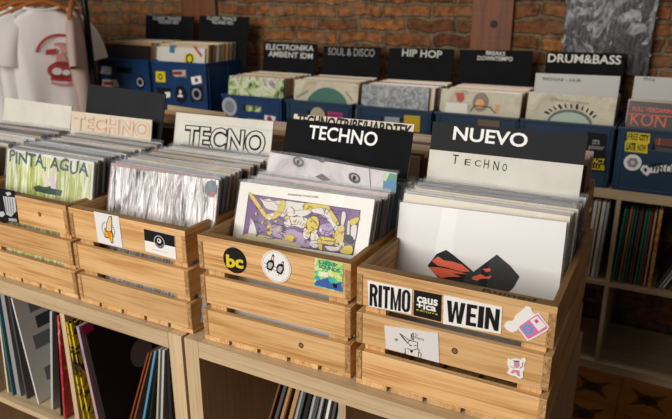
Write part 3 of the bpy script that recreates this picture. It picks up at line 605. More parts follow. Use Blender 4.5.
# banana crate
q = zc(85, 205, 6.72); S = sticker(cS); S.ppoly(q((62, 42), (228, 76), (256, 287), (92, 248)), flat('#dedede', .4), 0, True); c = S.px(q((160, 168)))[0]
for k in range(26):
    if k in (6, 7, 19): continue
    a = R(k*360/26); S.stroke([(c[0]+.0205*math.cos(a), c[1]+.0205*math.sin(a)), (c[0]+.0175*math.cos(a+.08), c[1]+.0175*math.sin(a+.08))], .0016, BLK, 1)
S.ppoly(q((163, 75), (182, 72), (186, 100), (186, 175), (160, 180), (142, 170), (148, 120)), BLK, 2); S.ppoly(q((166, 80), (178, 78), (182, 102), (181, 172), (160, 176), (147, 166), (152, 122)), flat('#e2bf8a', .5), 3)
S.ppoly(q((135, 150), (148, 165), (165, 200), (182, 168), (192, 190), (194, 258), (178, 252), (168, 225), (150, 220), (136, 215)), BLK, 2); S.ppoly(q((139, 158), (150, 178), (165, 215), (180, 180), (188, 196), (190, 250), (180, 246), (168, 215), (155, 214), (140, 208)), flat('#e0b21e', .45), 4)
S.ppoly(q((154, 180), (180, 176), (178, 222), (164, 226)), flat('#e07b1e', .45), 5); S.build('sticker', cS, 'white sticker with a half peeled banana')
S = sticker(cS); S.ppoly(q((398, 158), (603, 206), (616, 365), (411, 308)), WHT, 0, True); S.ppoly(q((398, 158), (603, 206), (608, 282), (404, 236)), BLK, 1); c = S.px(q((503, 248)))[0]
S.ell(c, .0148, .0148, flat('#b9b9b9', .4), 2); S.ell(c, .0128, .0128, BLK, 3); S.ell((c[0], c[1]+.003), .0055, .0055, WHT, 4); S.ell((c[0]-.001, c[1]+.0035), .0028, .0028, BLK, 5); S.ring(c, .0105, .0014, flat('#b9b9b9', .4), 4, 16, 200, 340)
S.pstroke(q((455, 296), (560, 320)), .0005, BLK, 2); S.build('sticker', cS, 'black over white sticker with a round eye emblem')
# crest sticker
q = zc(0, 180, 6.983); S = sticker(cP); S.ppoly(q((-70, 45), (102, 75), (134, 302), (-45, 275)), BLK, 0, True); GR = flat('#b9bcbf', .4)
S.ppoly(q((24, 112), (108, 122), (118, 215), (82, 255), (48, 238)), GR, 1)
for k in range(4): S.pstroke(q((38+k*18, 120+k*4), (52+k*16, 225+k*6)), .0022, BLK, 2)
S.ppoly(q((42, 85), (72, 82), (84, 100), (55, 110)), GR, 1); S.ppoly(q((-4, 222), (28, 218), (40, 240), (20, 258), (-2, 250)), GR, 1); S.ppoly(q((65, 265), (120, 272), (122, 292), (66, 284)), GR, 1); S.ptext('CLUB', q((70, 282))[0], q((118, 276))[0], BLK, 2, br=q((118, 289))[0])
S.build('sticker', cP, 'black sticker with a pale crest')
# ---------------------------------------------------------------- blue plastic crates along the brick wall
def blue_crate(x0, y0, z0, label, mat, W=.345, D=.355, H=.238, slot=True):
    t = empty('plastic_crate', (x0, y0, z0)); tag(t, label, 'crate', 'blue plastic crates by the brick wall'); k = .006
    mb = MB().box(k, W-k, k, D-k, .0005, .008, 0, .001)
    mb.box(0, k, 0, D, 0, H, 0, .0015); mb.box(W-k, W, 0, D, 0, H, 0, .0015); mb.box(k, W-k, D-k, D, 0, H, 0, .0015)
    a, b, c, d = W/2-.055, W/2+.055, H-.075, H-.045
    mb.box(k, W-k, 0, k, 0, c, 0, .0015); mb.box(k, W-k, 0, k, d, H, 0, .0015); mb.box(k, a, 0, k, c, d); mb.box(b, W-k, 0, k, c, d)
    SUB[t.name] = mb.build('body', mat, t)
    rm = MB()
    for box in ((-.006, W+.006, -.006, .004), (-.006, W+.006, D-.004, D+.006)): rm.box(box[0], box[1], box[2], box[3], H-.012, H, 0, .0015)
    for xa in (-.006, W-.004): rm.box(xa, xa+.01, .004, D-.004, H-.012, H, 0, .0015)
    rm.build('rim', mat, t)
    def rib(*c): MB().box(*c, 0, .001).build('rib', mat, t)
    for xa in (.012, W-.02): rib(xa, xa+.008, -.004, 0, .004, H-.013)
    for ya in (.02, D/2, D-.03): rib(W, W+.004, ya, ya+.008, .004, H-.013); rib(-.004, 0, ya, ya+.008, .004, H-.013)
    rib(.021, W-.021, -.003, 0, .004, .014)
    return t
bx = {'elec': -1.158, 'soul': -.785, 'hip': -.412, 'breaks': -.047, 'dnb': .3, 'jazz': .662}
bl = {'elec': ('blue plastic crate under the ELECTRONIKA AMBIENT IDM card, with a pale round sticker', BLUEP), 'soul': ('dark blue plastic crate under the SOUL & DISCO card, with a pink sticker', NAVYP),
      'hip': ('dark blue plastic crate under the HIP HOP card, with a yellow square sticker', NAVYP), 'breaks': ('dark blue plastic crate under the BREAKS DOWNTEMPO card', NAVYP),
      'dnb': ('dark blue plastic crate with yellow print in front of the DRUM&BASS card', NAVYP), 'jazz': ('dark blue plastic crate with a WELCOME sticker under the JAZZ card', NAVYP)}
bc = {k: blue_crate(bx[k], 1.63, .0, *bl[k]) for k in bx}
tallz = .142
t2 = blue_crate(-1.607, 1.63, tallz, 'raised blue plastic crate with six stickers, right of the pair under the CLASSIC TRANCE cards', BLUEP, W=.35)
t1 = blue_crate(-1.985, 1.63, tallz, 'raised blue plastic crate nearest the clothes rack, with a red and white sticker', BLUEP, W=.35)
for x, l in ((-1.607, 'low blue plastic crate carrying the stickered crate by the brick wall'), (-1.985, 'low blue plastic crate carrying the crate nearest the clothes rack')): blue_crate(x, 1.64, 0, l, NAVYP, W=.35, H=tallz-.001)
def back_faced(ytop, TL, TR, label, mat, group, lean=9, zb=.012): return faced('record', ytop, TL, TR, R(lean), label, 'record', group, mat, zb=zb, t=.006, plast=False)
GB = 'records in the blue crates'
oe = back_faced(1.685, (229, 75.5), (284, 78.5), 'green and white collage record, foremost below the ELECTRONIKA card', COLLAGE, GB)
os_ = back_faced(1.685, (296, 79.8), (359, 84), 'cream record with a big green disc below the SOUL & DISCO card', CREAMTEX, GB)
S = Sheet(os_[1], .0012); c = S.uv(326.5, 109); e = S.uv(326.5, 87.5); S.ell(c, (e[1]-c[1])*1.15, e[1]-c[1], flat('#12604c', .4), 1, 40); S.ell(c, .02, .02, flat('#d8cdb2', .5), 2)
S.pstroke([(297, 97), (308, 91)], .006, flat('#6b6a68', .5), 1); S.pstroke([(346, 92), (352, 100)], .006, flat('#8a7358', .5), 1); S.build('cover_art', os_[0], 'large green disc')
oh = back_faced(1.685, (362.5, 84.2), (429.4, 87.8), 'speckled grey record, foremost below the HIP HOP card', GREYTEX, GB)
ob = back_faced(1.685, (441.7, 88.2), (522.5, 94.7), 'cream record with a golden circle below the BREAKS DOWNTEMPO card', CREAMTEX, GB)
S = Sheet(ob[1], .0012); q = zc(380, 0, 3.644)
c = S.px(q((367, 372)))[0]; S.ell(c, .033, .038, flat('#6b4a28', .4), 1); S.ell((c[0]-.003, c[1]-.006), .018, .018, flat('#d58f30', .4), 2); S.ppoly(q((275, 338), (305, 338), (308, 362), (296, 375), (282, 368)), RED, 1)
S.ppoly(q((240, 372), (318, 378), (318, 415), (236, 408)), flat('#e2ddd2', .5), 1); S.ppoly(q((420, 380), (436, 382), (434, 410), (418, 408)), flat('#d39a5e', .5), 1); S.pstroke(q((330, 405), (345, 385), (400, 390), (420, 412)), .004, BLK, 3); S.build('cover_art', ob[0], 'golden circle over small drawings')
od = back_faced(1.685, (529, 91.3), (617.5, 97.8), 'cream record with a curved title over a pale green arch, in the DRUM&BASS crate', CREAMTEX, GB)
S = Sheet(od[1], .0012); q = zc(520, 90, 3.81); c = S.px(q((188, 125)))[0]; e = S.px(q((188, 74)))[0]
r = e[1]-c[1]; S.ell(c, r*1.62, r, flat('#4d5852', .5), 1, 40); S.ell((c[0], c[1]-.004), r*1.45, r*.86, flat('#a7b7a4', .5), 2, 40)
for k in range(11):
    a = R(150-k*12); S.stroke([(c[0]+r*1.9*math.cos(a), c[1]+r*1.16*math.sin(a)), (c[0]+r*2.1*math.cos(a+.03), c[1]+r*1.36*math.sin(a+.03))], .006 if k % 3 else .009, BLK, 1)
S.ptext('SONGS TO A DREAM', q((118, 40))[0], q((262, 48))[0], flat('#6b6253', .5), 1, br=q((262, 58))[0]); S.build('cover_art', od[0], 'dark curved title above a pale green arch')
oj = back_faced(1.685, (629.7, 100.5), (711, 107), 'dark record with orange letters, foremost below the JAZZ card', flat('#251a18', .4), GB)
S = Sheet(oj[1], .0012); q = zc(520, 90, 3.81); OR2 = flat('#d8592f', .45)
S.ptext('FULL VERDANMI', q((428, 79))[0], q((585, 74))[0], OR2, 1, bold=.02, br=q((585, 92))[0]); S.ptext('KON', q((418, 132))[0], q((560, 98))[0], OR2, 1, bold=.0, br=q((560, 146))[0]); S.pstroke(q((415, 90), (580, 102)), .003, OR2, 1); S.build('cover_art', oj[0], 'orange lettering')
o2 = back_faced(1.685, (157, 46.5), (205, 48.5), 'white record with a blue patch and a red stripe in the raised stickered crate', flat('#cfc9c0', .5), GB, zb=tallz+.012)
S = Sheet(o2[1], .0012); q = zc(90, 0, 3.35); S.ppoly(q((268, 150), (286, 152), (284, 178), (266, 176)), flat('#2b6f96', .5), 1); S.ppoly(q((344, 154), (354, 156), (376, 184), (374, 194)), RED, 1); S.ppoly(q((318, 178), (350, 180), (350, 215), (316, 212)), YEL, 1); c = S.px(q((334, 197)))[0]; S.ring(c, .025, .009, BLK, 2, 20); S.build('cover_art', o2[0], 'blue patch, red stripe and yellow square')
o1 = back_faced(1.685, (98.5, 43), (149.5, 46), 'black record, foremost in the raised crate nearest the clothes rack', flat('#1d1a20', .4), GB, zb=tallz+.012)
PB = [('beige', 5), ('cream', 4), ('kraft', 4), ('brown', 1), ('white', 2), ('dusty pink', 2), ('dark grey', 1)]
def back_fill(n, x0, where, zb, ztop, y0=1.702, y1=1.925):
    g = cyc(PB)
    for k in range(n):
        col = next(g); f = k/(n-1)
        filler(x0+.17+random.uniform(-.006, .006), y0+(y1-y0)*f, ztop+random.uniform(-.003, .004), R(9), col, '%s record sleeve, %s behind %s' % (col, ORD[k], where), GB, t=.0115, zb=zb, pl=False, roll=random.uniform(-.006, .006))
for k, wh in (('elec', 'the green collage record'), ('soul', 'the record with the green disc'), ('hip', 'the speckled grey record'), ('breaks', 'the record with the golden circle')): back_fill(16, bx[k], wh, .012, .319)
for k, wh in (('dnb', 'the record with the green arch'), ('jazz', 'the dark record with orange letters')): back_fill(8, bx[k], wh, .012, .319, 1.76, 1.9)
back_fill(15, -1.62, 'the white record with a red stripe', tallz+.012, tallz+.319); back_fill(15, -1.995, 'the black record nearest the clothes rack', tallz+.012, tallz+.319)
def back_card(TL, TR, label, mat, lines, y=1.95, col='#b9b5ae', lean=9, zb=.012, bold=.016, br=None):
    o, F, w, h = faced('divider_card', y, TL, TR, R(lean), label, 'divider card', None, mat, zb=zb, t=.004, plast=False, sub='card')
    S = Sheet(F, .0012)
    for (t, bl, tr, brx) in lines: S.ptext(t, bl, tr, flat(col, .5), 1, bold=bold, br=brx)
    if lines: S.build('lettering', o, ' '.join(l[0] for l in lines) + ' lettering')
    return o
back_card((146, 15.3), (194, 16.5), 'black CLASSIC TRANCE divider card in the crate nearest the clothes rack', BLACKB, [('CLASSIC TRANCE', (153, 19.6), (181, 17), (181, 20.6)), ("TECHNO 90'S", (158, 23.4), (178.5, 20.9), (178.5, 24.4))], zb=tallz+.012)
back_card((199.5, 15.6), (249, 17), 'black CLASSIC TRANCE divider card in the raised stickered crate', BLACKB, [('CLASSIC TRANCE', (207, 19.6), (236.5, 17.3), (236.5, 20.8)), ("TECHNO 90'S", (211.5, 23.6), (233.5, 21.4), (233.5, 25)),], zb=tallz+.012)
back_card((264, 41.5), (317.5, 44), 'black divider card lettered ELECTRONIKA AMBIENT IDM', BLACKB, [('ELECTRONIKA', (266, 49.5), (314, 45.5), (314, 51.3)), ('AMBIENT IDM', (268.5, 56.3), (313, 53.5), (312.5, 59.2))], bold=.014, col='#c9c5be')
back_card((323.5, 46), (381, 47.5), 'black divider card with dim grey SOUL & DISCO lettering', BLACKB, [('SOUL & DISCO', (328, 55), (375, 49.2), (375, 57))], col='#85827e', bold=.01)
back_card((389.5, 47.8), (454, 49.3), 'black divider card with white HIP HOP lettering', BLACKB, [('HIP HOP', (402, 56.2), (442.5, 50.8), (442.5, 58.4))], bold=.02)
back_card((460, 49.6), (533, 51), 'black divider card with small BREAKS DOWNTEMPO lettering', BLACKB, [('BREAKS', (486, 54.8), (505.5, 51.9), (505.5, 56)), ('DOWNTEMPO', (477.5, 60), (513, 57), (513, 61.3))], bold=.016, col='#cfcac2')
o = back_card((547, 52), (625.5, 53.5), 'black divider card with bold DRUM&BASS lettering', BLACKB, [('DRUM&BASS', (547.6, 62.2), (621.8, 55.6), (621.5, 64.6))], bold=.018, y=1.965, col='#d2cdc4')
back_card((536, 73), (620.5, 76.3), 'white divider card lettered REGGAE - DUB below the DRUM&BASS card', flat('#b4b2ac', .5), [('REGGAE - DUB', (543, 80), (581, 79.2), (581, 82.2))], col='#2a2a2c', y=1.73, bold=.015)
back_card((635, 76), (716, 80), 'white divider card lettered JAZZ at the right edge', flat('#b4b2ac', .5), [('JAZZ', (643, 80), (655.5, 79), (655.5, 82.3))], col='#2a2a2c', y=1.8, bold=.015)
# stickers on blue crates
def bs(cr): return Sheet(frame(cr), .0045, .0002)
S = bs(bc['elec']); c = S.uv(230, 106.5); S.ell(c, .045, .045, flat('#a9adb0', .4), 0, 30, True); S.ell(c, .03, .03, flat('#7d8589', .4), 1); S.build('sticker', bc['elec'], 'round pale grey sticker')
S = bs(bc['elec']); S.ppoly([(265, 115), (276, 116.5), (275, 124), (265, 122.5)], WHT, 0, True); S.ell(S.uv(270, 119), .014, .014, flat('#8a2340', .4), 1); S.build('sticker', bc['elec'], 'white sticker with a dark red blot')
S = bs(bc['soul']); S.ell(S.uv(318, 116), .04, .04, flat('#b9ac8a', .5), 0, 24, True); S.build('sticker', bc['soul'], 'round cream sticker')
S = bs(bc['soul']); S.ppoly([(328, 111.5), (343, 113), (343, 119), (328, 117.5)], flat('#c2357f', .45), 0, True); S.ptext('RUIDO', (329.5, 116), (341.5, 114), flat('#3a1030', .5), 1, bold=.03); S.build('sticker', bc['soul'], 'pink rectangular sticker')
S = bs(bc['hip']); S.ppoly([(404.5, 115), (420.5, 116), (420, 132), (404, 131)], flat('#c9a417', .45), 0, True); S.build('sticker', bc['hip'], 'yellow square sticker')
S = bs(bc['hip']); S.ppoly([(385, 116.5), (400, 117.5), (399, 131), (385, 130)], flat('#9fa3a4', .45), 0, True); S.build('sticker', bc['hip'], 'grey paper label')
S = bs(bc['breaks']); S.ppoly([(478, 119), (500, 121), (500, 130), (478, 128)], flat('#6b5a40', .45), 0, True); S.build('sticker', bc['breaks'], 'dull brown sticker')
q = zc(520, 90, 3.81); S = bs(bc['dnb']); S.ppoly(q((258, 160), (332, 168), (326, 315), (240, 300)), BLK, 0, True)
S.ptext('IMPACT', q((245, 274))[0], q((325, 262))[0], YEL, 1, bold=.02, br=q((325, 282))[0]); S.ptext('POLLUB', q((242, 297))[0], q((324, 286))[0], YEL, 1, bold=.02, br=q((324, 307))[0]); S.ptext('otra', q((275, 205))[0], q((305, 188))[0], flat('#b5b5b5', .5), 1); S.ptext('pintor', q((262, 228))[0], q((322, 212))[0], flat('#b5b5b5', .5), 1); S.build('sticker', bc['dnb'], 'black sticker with yellow capitals')
S = bs(bc['jazz']); q = zc(610, 120, 5.24)
S.ppoly(q((92, 62), (212, 72), (208, 122), (198, 122), (196, 175), (78, 162), (80, 112), (90, 108)), YEL, 0, True); S.ptext('FREE', q((94, 100))[0], q((150, 72))[0], BLK, 1, bold=.02); S.ptext('CITY', q((152, 106))[0], q((208, 78))[0], BLK, 1, bold=.05); S.ptext('LATE', q((84, 155))[0], q((138, 120))[0], BLK, 1, bold=.05); S.ptext('NOW', q((142, 160))[0], q((192, 130))[0], BLK, 1, bold=.02); S.build('sticker', bc['jazz'], 'yellow cut-out sticker with black capitals')
S = bs(bc['jazz']); c = S.px(q((119, 222)))[0]; S.ell(c, .03, .03, WHT, 0, 28, True); S.ell(c, .02, .02, flat('#8b8588', .5), 1, 6); S.ell(c, .008, .008, flat('#c9c4c4', .5), 2, 6); S.build('sticker', bc['jazz'], 'round white sticker')
S = bs(bc['jazz']); S.ppoly(q((158, 258), (172, 236), (196, 238), (204, 252), (250, 240), (330, 232), (420, 250), (420, 285), (330, 272), (240, 275), (210, 276), (196, 292), (178, 282)), WHT, 0, True); S.ptext('WELCOME', q((212, 270))[0], q((400, 238))[0], BLK, 1, bold=.03); S.ppoly(q((176, 256), (188, 246), (196, 262), (186, 276)), BLK, 1); S.build('sticker', bc['jazz'], 'white WELCOME banner sticker')
S = bs(bc['jazz']); S.ppoly(q((232, 95), (330, 98), (330, 140), (234, 130)), flat('#6d3a30', .5), 0, True); S.pstroke(q((262, 96), (255, 126)), .004, OR2, 1); S.build('sticker', bc['jazz'], 'dark red label in the handle')
q = zc(95, 60, 8.383); S = bs(t1); S.ppoly(q((62, 48), (140, 60), (140, 120), (48, 112)), flat('#c9cdd2', .4), 0, True); S.ppoly(q((75, 90), (128, 96), (126, 106), (76, 102)), flat('#4f9a7a', .4), 1); S.build('sticker', t1, 'pale sticker with a green line')
S = bs(t1); S.ppoly(q((68, 160), (180, 168), (200, 225), (66, 225)), WHT, 0, True); S.ppoly(q((78, 178), (158, 182), (158, 212), (80, 212)), RED, 1); S.build('sticker', t1, 'white sticker with a red block')
S = bs(t1); c = S.px(q((383, 185)))[0]; S.ell(c, .029, .036, BLK, 0, 20, True); S.ring(c, .023, .007, flat('#b9bcbf', .4), 1, 20); S.build('sticker', t1, 'black sticker with a grey swirl')
q = zc(150, 60, 6.109); S = bs(t2); S.ppoly(q((38, 68), (95, 72), (98, 136), (40, 132)), YEL, 0, True); c = S.px(q((68, 102)))[0]; S.ring(c, .016, .007, BLK, 1, 16); S.build('sticker', t2, 'yellow square sticker')
S = bs(t2); S.ppoly(q((252, 105), (312, 95), (320, 140), (262, 150)), WHT, 0, True); S.ell(S.px(q((287, 122)))[0], .012, .012, flat('#8a1f33', .4), 1, 8); S.build('sticker', t2, 'white tilted sticker with a red star')
S = bs(t2); c = S.px(q((190, 210)))[0]; S.ell(c, .037, .045, BLK, 0, 28, True); S.ell((c[0], c[1]+.013), .008, .01, WHT, 1); S.ppoly(q((178, 212), (200, 212), (206, 226), (172, 224)), WHT, 1); S.build('sticker', t2, 'round black sticker with a white figure')
S = bs(t2); c = S.px(q((288, 208)))[0]; S.ppoly(q((250, 165), (322, 160), (326, 250), (254, 256)), BLK, 0, True); S.ring(c, .029, .009, flat('#9a9ea2', .4), 1, 20); S.build('sticker', t2, 'black sticker with a grey ring')
S = bs(t2); S.ppoly(q((140, 62), (222, 60), (220, 98), (145, 95)), flat('#b5aaa4', .4), 0, True); S.ppoly(q((142, 70), (200, 68), (200, 90), (146, 90)), flat('#8a2a2a', .4), 1); S.build('sticker', t2, 'red and white label in the handle')
S = bs(t2); S.ppoly(q((45, 165), (130, 172), (128, 230), (48, 228)), BLK, 0, True); S.ppoly(q((95, 195), (128, 195), (126, 228), (98, 230)), WHT, 1); S.build('sticker', t2, 'black and white label')
# ---------------------------------------------------------------- the bagged poster on the wall
A, B = aty(560, 72, 2.03), aty(647.5, 72, 2.03)
t = empty('poster', ((A.x+B.x)/2, 2.035, A.z), (0, 0, 0)); tag(t, 'glossy silver and black bagged poster on the bricks behind the DRUM&BASS card', 'poster'); W = B.x-A.x
sleeve_mesh(W, .5, .008).build('printed_sheet', POSTER, t)
S = Sheet(frame(t), .0015, .0004)
def bag():
    t_ = NT('glossy_bag'); t_.set(Base_Color=lin('#26272a'), Roughness=.1); n = t_.noise(t_.mapping((9, 9, 5)), 1, 3, .5, 1.5); t_.bump(n, .8, .02); t_.b.inputs['Specular IOR Level'].default_value = .8
    tr = t_.n('ShaderNodeBsdfTransparent'); mx = t_.n('ShaderNodeMixShader'); mx.inputs[0].default_value = .35
    t_.l(tr.outputs[0], mx.inputs[1]); t_.l(t_.b.outputs[0], mx.inputs[2]); t_.l(mx.outputs[0], t_.t.nodes['Material Output'].inputs[0]); return t_.m
g = MB(); n = 9
g.add([((i/(n-1)-.5)*(W+.012), -.006-.004*math.sin(i*1.7+j), -.006+j/(n-1)*.515) for j in range(n) for i in range(n)], [[j*n+i, j*n+i+1, (j+1)*n+i+1, (j+1)*n+i] for j in range(n-1) for i in range(n-1)], 0, True)
g.build('plastic_bag', bag(), t)
# ---------------------------------------------------------------- records standing in the cube shelves
def stand(xb, yf, lean, col, label, group, t=.005, z=CELL, h=.315, mat=None, face=None):
    """a sleeve on a shelf: spine towards -y at yf; xb = where its left foot stands; lean > 0 tips the top to the right"""
    mb = MB().box(0, t, 0, .312, 0, h, 0, .0006); o = mb.build('record', mat or flat(PAL[col], .5), None, (xb, yf, z+.0012+(t*math.sin(lean) if lean > 0 else 0)), (0, lean, 0)); tag(o, label, 'record', group); NREC[0] += 1; return o
G1, G2, G3 = 'records in the left cube shelf', 'records in the cube shelf under the TECHNO crate', 'records in the rear cube shelf'
def stand_px(top, bot, yf, col, label, group, t, mat=None, z=CELL, h=.315):
    """left front edge of the spine runs from pixel top to pixel bot"""
    A, B = aty(*top, yf), aty(*bot, yf); ln = math.atan2(A.x-B.x, A.z-B.z); x = B.x-(B.z-z)*math.tan(ln)
    return stand(x, yf, ln, col, label, group, t, z, h, mat)
u = lambda x, y: (x/3.25, 290+y/3.25)
for top, bot, yf, col, lab, tt in [((-14, 40), (30, 300), .03, 'black', 'black record at the left end of the left cube shelf', .008), ((-2, 130), (22, 315), .025, 'cream', 'cream record left of the teal spine in the cube shelf', .006), ((8, 150), (36, 322), .022, 'teal', 'teal record in the left cube shelf', .005),
        ((2, 25), (52, 322), .03, 'pale grey', 'thick grey record box right of the teal spine', .017), ((26, 30), (84, 345), .03, 'dark grey', 'dark grey record left of the white photo sleeve', .005)]:
    stand_px(u(*top), u(*bot), yf, col, lab, G1, tt, mat=flat('#8f8f90', .6) if col == 'pale grey' else None)
o = stand_px(u(36, 32), u(122, 366), .03, 'white', 'white record with grey photo squares on its side in the left cube shelf', G1, .005)
pv = MB()
for k, (a, b, z0, z1) in enumerate([(.04, .19, .255, .295), (.05, .17, .205, .24), (.03, .22, .15, .19), (.07, .2, .11, .13), (.04, .17, .05, .09)]): pv.box(.0051, .0053, a, b, z0, z1, k % 2)
pv.build('cover_art', [flat('#77787a', .5), flat('#3d3e42', .5)], o)
stand_px(u(162, 75), u(166, 388), .03, 'pale grey', 'pale grey record left of the red spine', G1, .008); stand_px(u(178, 78), u(196, 398), .022, 'black', 'black record left of the red spine', G1, .003)
stand_px(u(184, 82), u(206, 402), .018, 'red', 'red and white mottled record standing by the shelf divider', G1, .007, mat=blotch('red_spine_print', [(.4, '#a51f26'), (.55, '#b8363a'), (.66, '#d9c5c0')], (30, 30, 14)))
YB = blotch('yellow_black_print', [(.4, '#d8bf1c'), (.5, '#d8bf1c'), (.53, '#191a14'), (.7, '#2c3a1c')], (30, 30, 18))
x2 = -.3715
stand_px(u(214, 108), u(270, 419), .004, 'yellow', 'yellow and black patterned record nearest the divider', G1, .005, mat=YB); stand_px(u(226, 112), u(286, 419), .004, 'yellow', 'yellow and black patterned record, second from the divider', G1, .005, mat=YB)
stand_px(u(244, 104), u(312, 419), .003, 'lilac', 'lilac and orange faded record right of the yellow ones', G1, .009, mat=blotch('faded_print', [(.35, '#8f7f98'), (.5, '#b59aa0'), (.65, '#c48a5a')], (8, 8, 6)))
o = stand_px(u(268, 112), u(340, 419), .005, 'black', 'black record with a grey disc on its side in the second cube', G1, .004, mat=flat('#0f0f11', .7))
M_ = Matrix.Translation(o.location) @ Matrix.Rotation(o.rotation_euler.y, 4, 'Y'); Mi = M_.inverted(); n_ = M_.to_3x3() @ Vector((1, 0, 0)); o_ = M_ @ Vector((.0041, 0, 0))
def side(x, y):
    d = ray(x, y); p = Mi @ (CAM+d*((o_-CAM).dot(n_)/d.dot(n_))); return p.y, p.z
pv = MB(); c = side(141.5, 352.5); e = side(141.5, 338); rr = abs(e[1]-c[1])*1.02
pv.add([(.0043, c[0]+rr*math.cos(R(k*10)), c[1]+rr*math.sin(R(k*10))) for k in range(36)], [list(range(36))], 0)
c = side(88, 328.5); pv.add([(.0043, c[0]+a*.016, c[1]+b*.013) for a, b in ((-1, -1), (1, -.8), (.9, 1), (-1, .9))], [[0, 1, 2, 3]], 1)
pv.build('cover_art', [flat('#77797c', .6), flat('#b8206a', .5)], o)
for top, bot, yf, col, tt, lab in [((486, 184), (424, 412), .02, '#7a3f22', .004, 'brown record leaning right, leftmost of the leaning group'), ((494, 188), (436, 416), .022, '#8a4a28', .004, 'orange brown record leaning beside the blue spine'), ((503, 190), (464, 419), .02, '#4f8fae', .006, 'light blue record leaning in the second cube'), ((512, 196), (484, 419), .026, '#17171a', .005, 'black record right of the light blue spine'),
        ((516, 200), (508, 419), .02, '#b8b29c', .005, 'cream record right of the light blue spine'), ((528, 205), (522, 419), .02, '#b9bdbd', .006, 'white record in plastic beside the cream spine'), ((540, 196), (550, 419), .022, '#151517', .008, 'black record against the right panel of the second cube')]:
    stand_px(u(*top), u(*bot), yf, 'black', lab, G1, tt, mat=flat(col, .5))
x3 = .0405
for k, (col, tt) in enumerate([('brown', .004), ('dark grey', .007), ('kraft', .012), ('brown', .004), ('kraft', .009), ('pale grey', .008), ('dark grey', .007), ('black', .008), ('pale grey', .007), ('dark grey', .009), ('pale grey', .006), ('black', .008), ('white', .006), ('dark grey', .006), ('pale grey', .006), ('black', .006), ('white', .006), ('dark grey', .006)]):
    stand(x3+.075+k*.0128, .05+.006*(k % 3), .30-.009*k, col, '%s record leaning in the cube under the TECHNO crate, %s from left' % (col, ORD[k]), G2, tt)
WH = BX+.038; gx = .7015+.001
for k, (col, tt) in enumerate([('white', .012), ('pale grey', .009), ('white', .012), ('cream', .008), ('white', .012), ('pale grey', .009)]):
    stand(.565+k*.0155, 1.655+.004*(k % 2), .03, col, '%s record in the rear shelf beside the pine crate, %s from left' % (col, ORD[k]), G3, tt)
for k, (col, tt) in enumerate([('green', .008), ('dark green', .006), ('orange', .007), ('green', .007), ('dark grey', .006), ('dark green', .01), ('red', .004), ('green', .008), ('green', .008), ('red', .005), ('beige', .007)]):
    stand(gx+.002+k*.0114, 1.655+.003*(k % 3), .035-.003*k, col, '%s record in the rear cube shelf\'s green group, %s from the divider' % (col, ORD[k]), G3, tt, h=.3)
stand(gx+.131, 1.65, .0, 'yellow', 'yellow and red patterned record right of the green records', G3, .012, mat=blotch('motley_print', [(.38, '#a8341e'), (.48, '#c98a2a'), (.55, '#d2b45a'), (.64, '#2f5a4a')], (30, 30, 30)))
for k in range(4): stand(gx+.158+k*.012, 1.67, .42, ('dark grey', 'pale grey', 'white', 'black')[k], '%s record tipped over right of the yellow patterned record, %s' % (('dark grey', 'pale grey', 'white', 'black')[k], ORD[k]), G3, .006, h=.3)
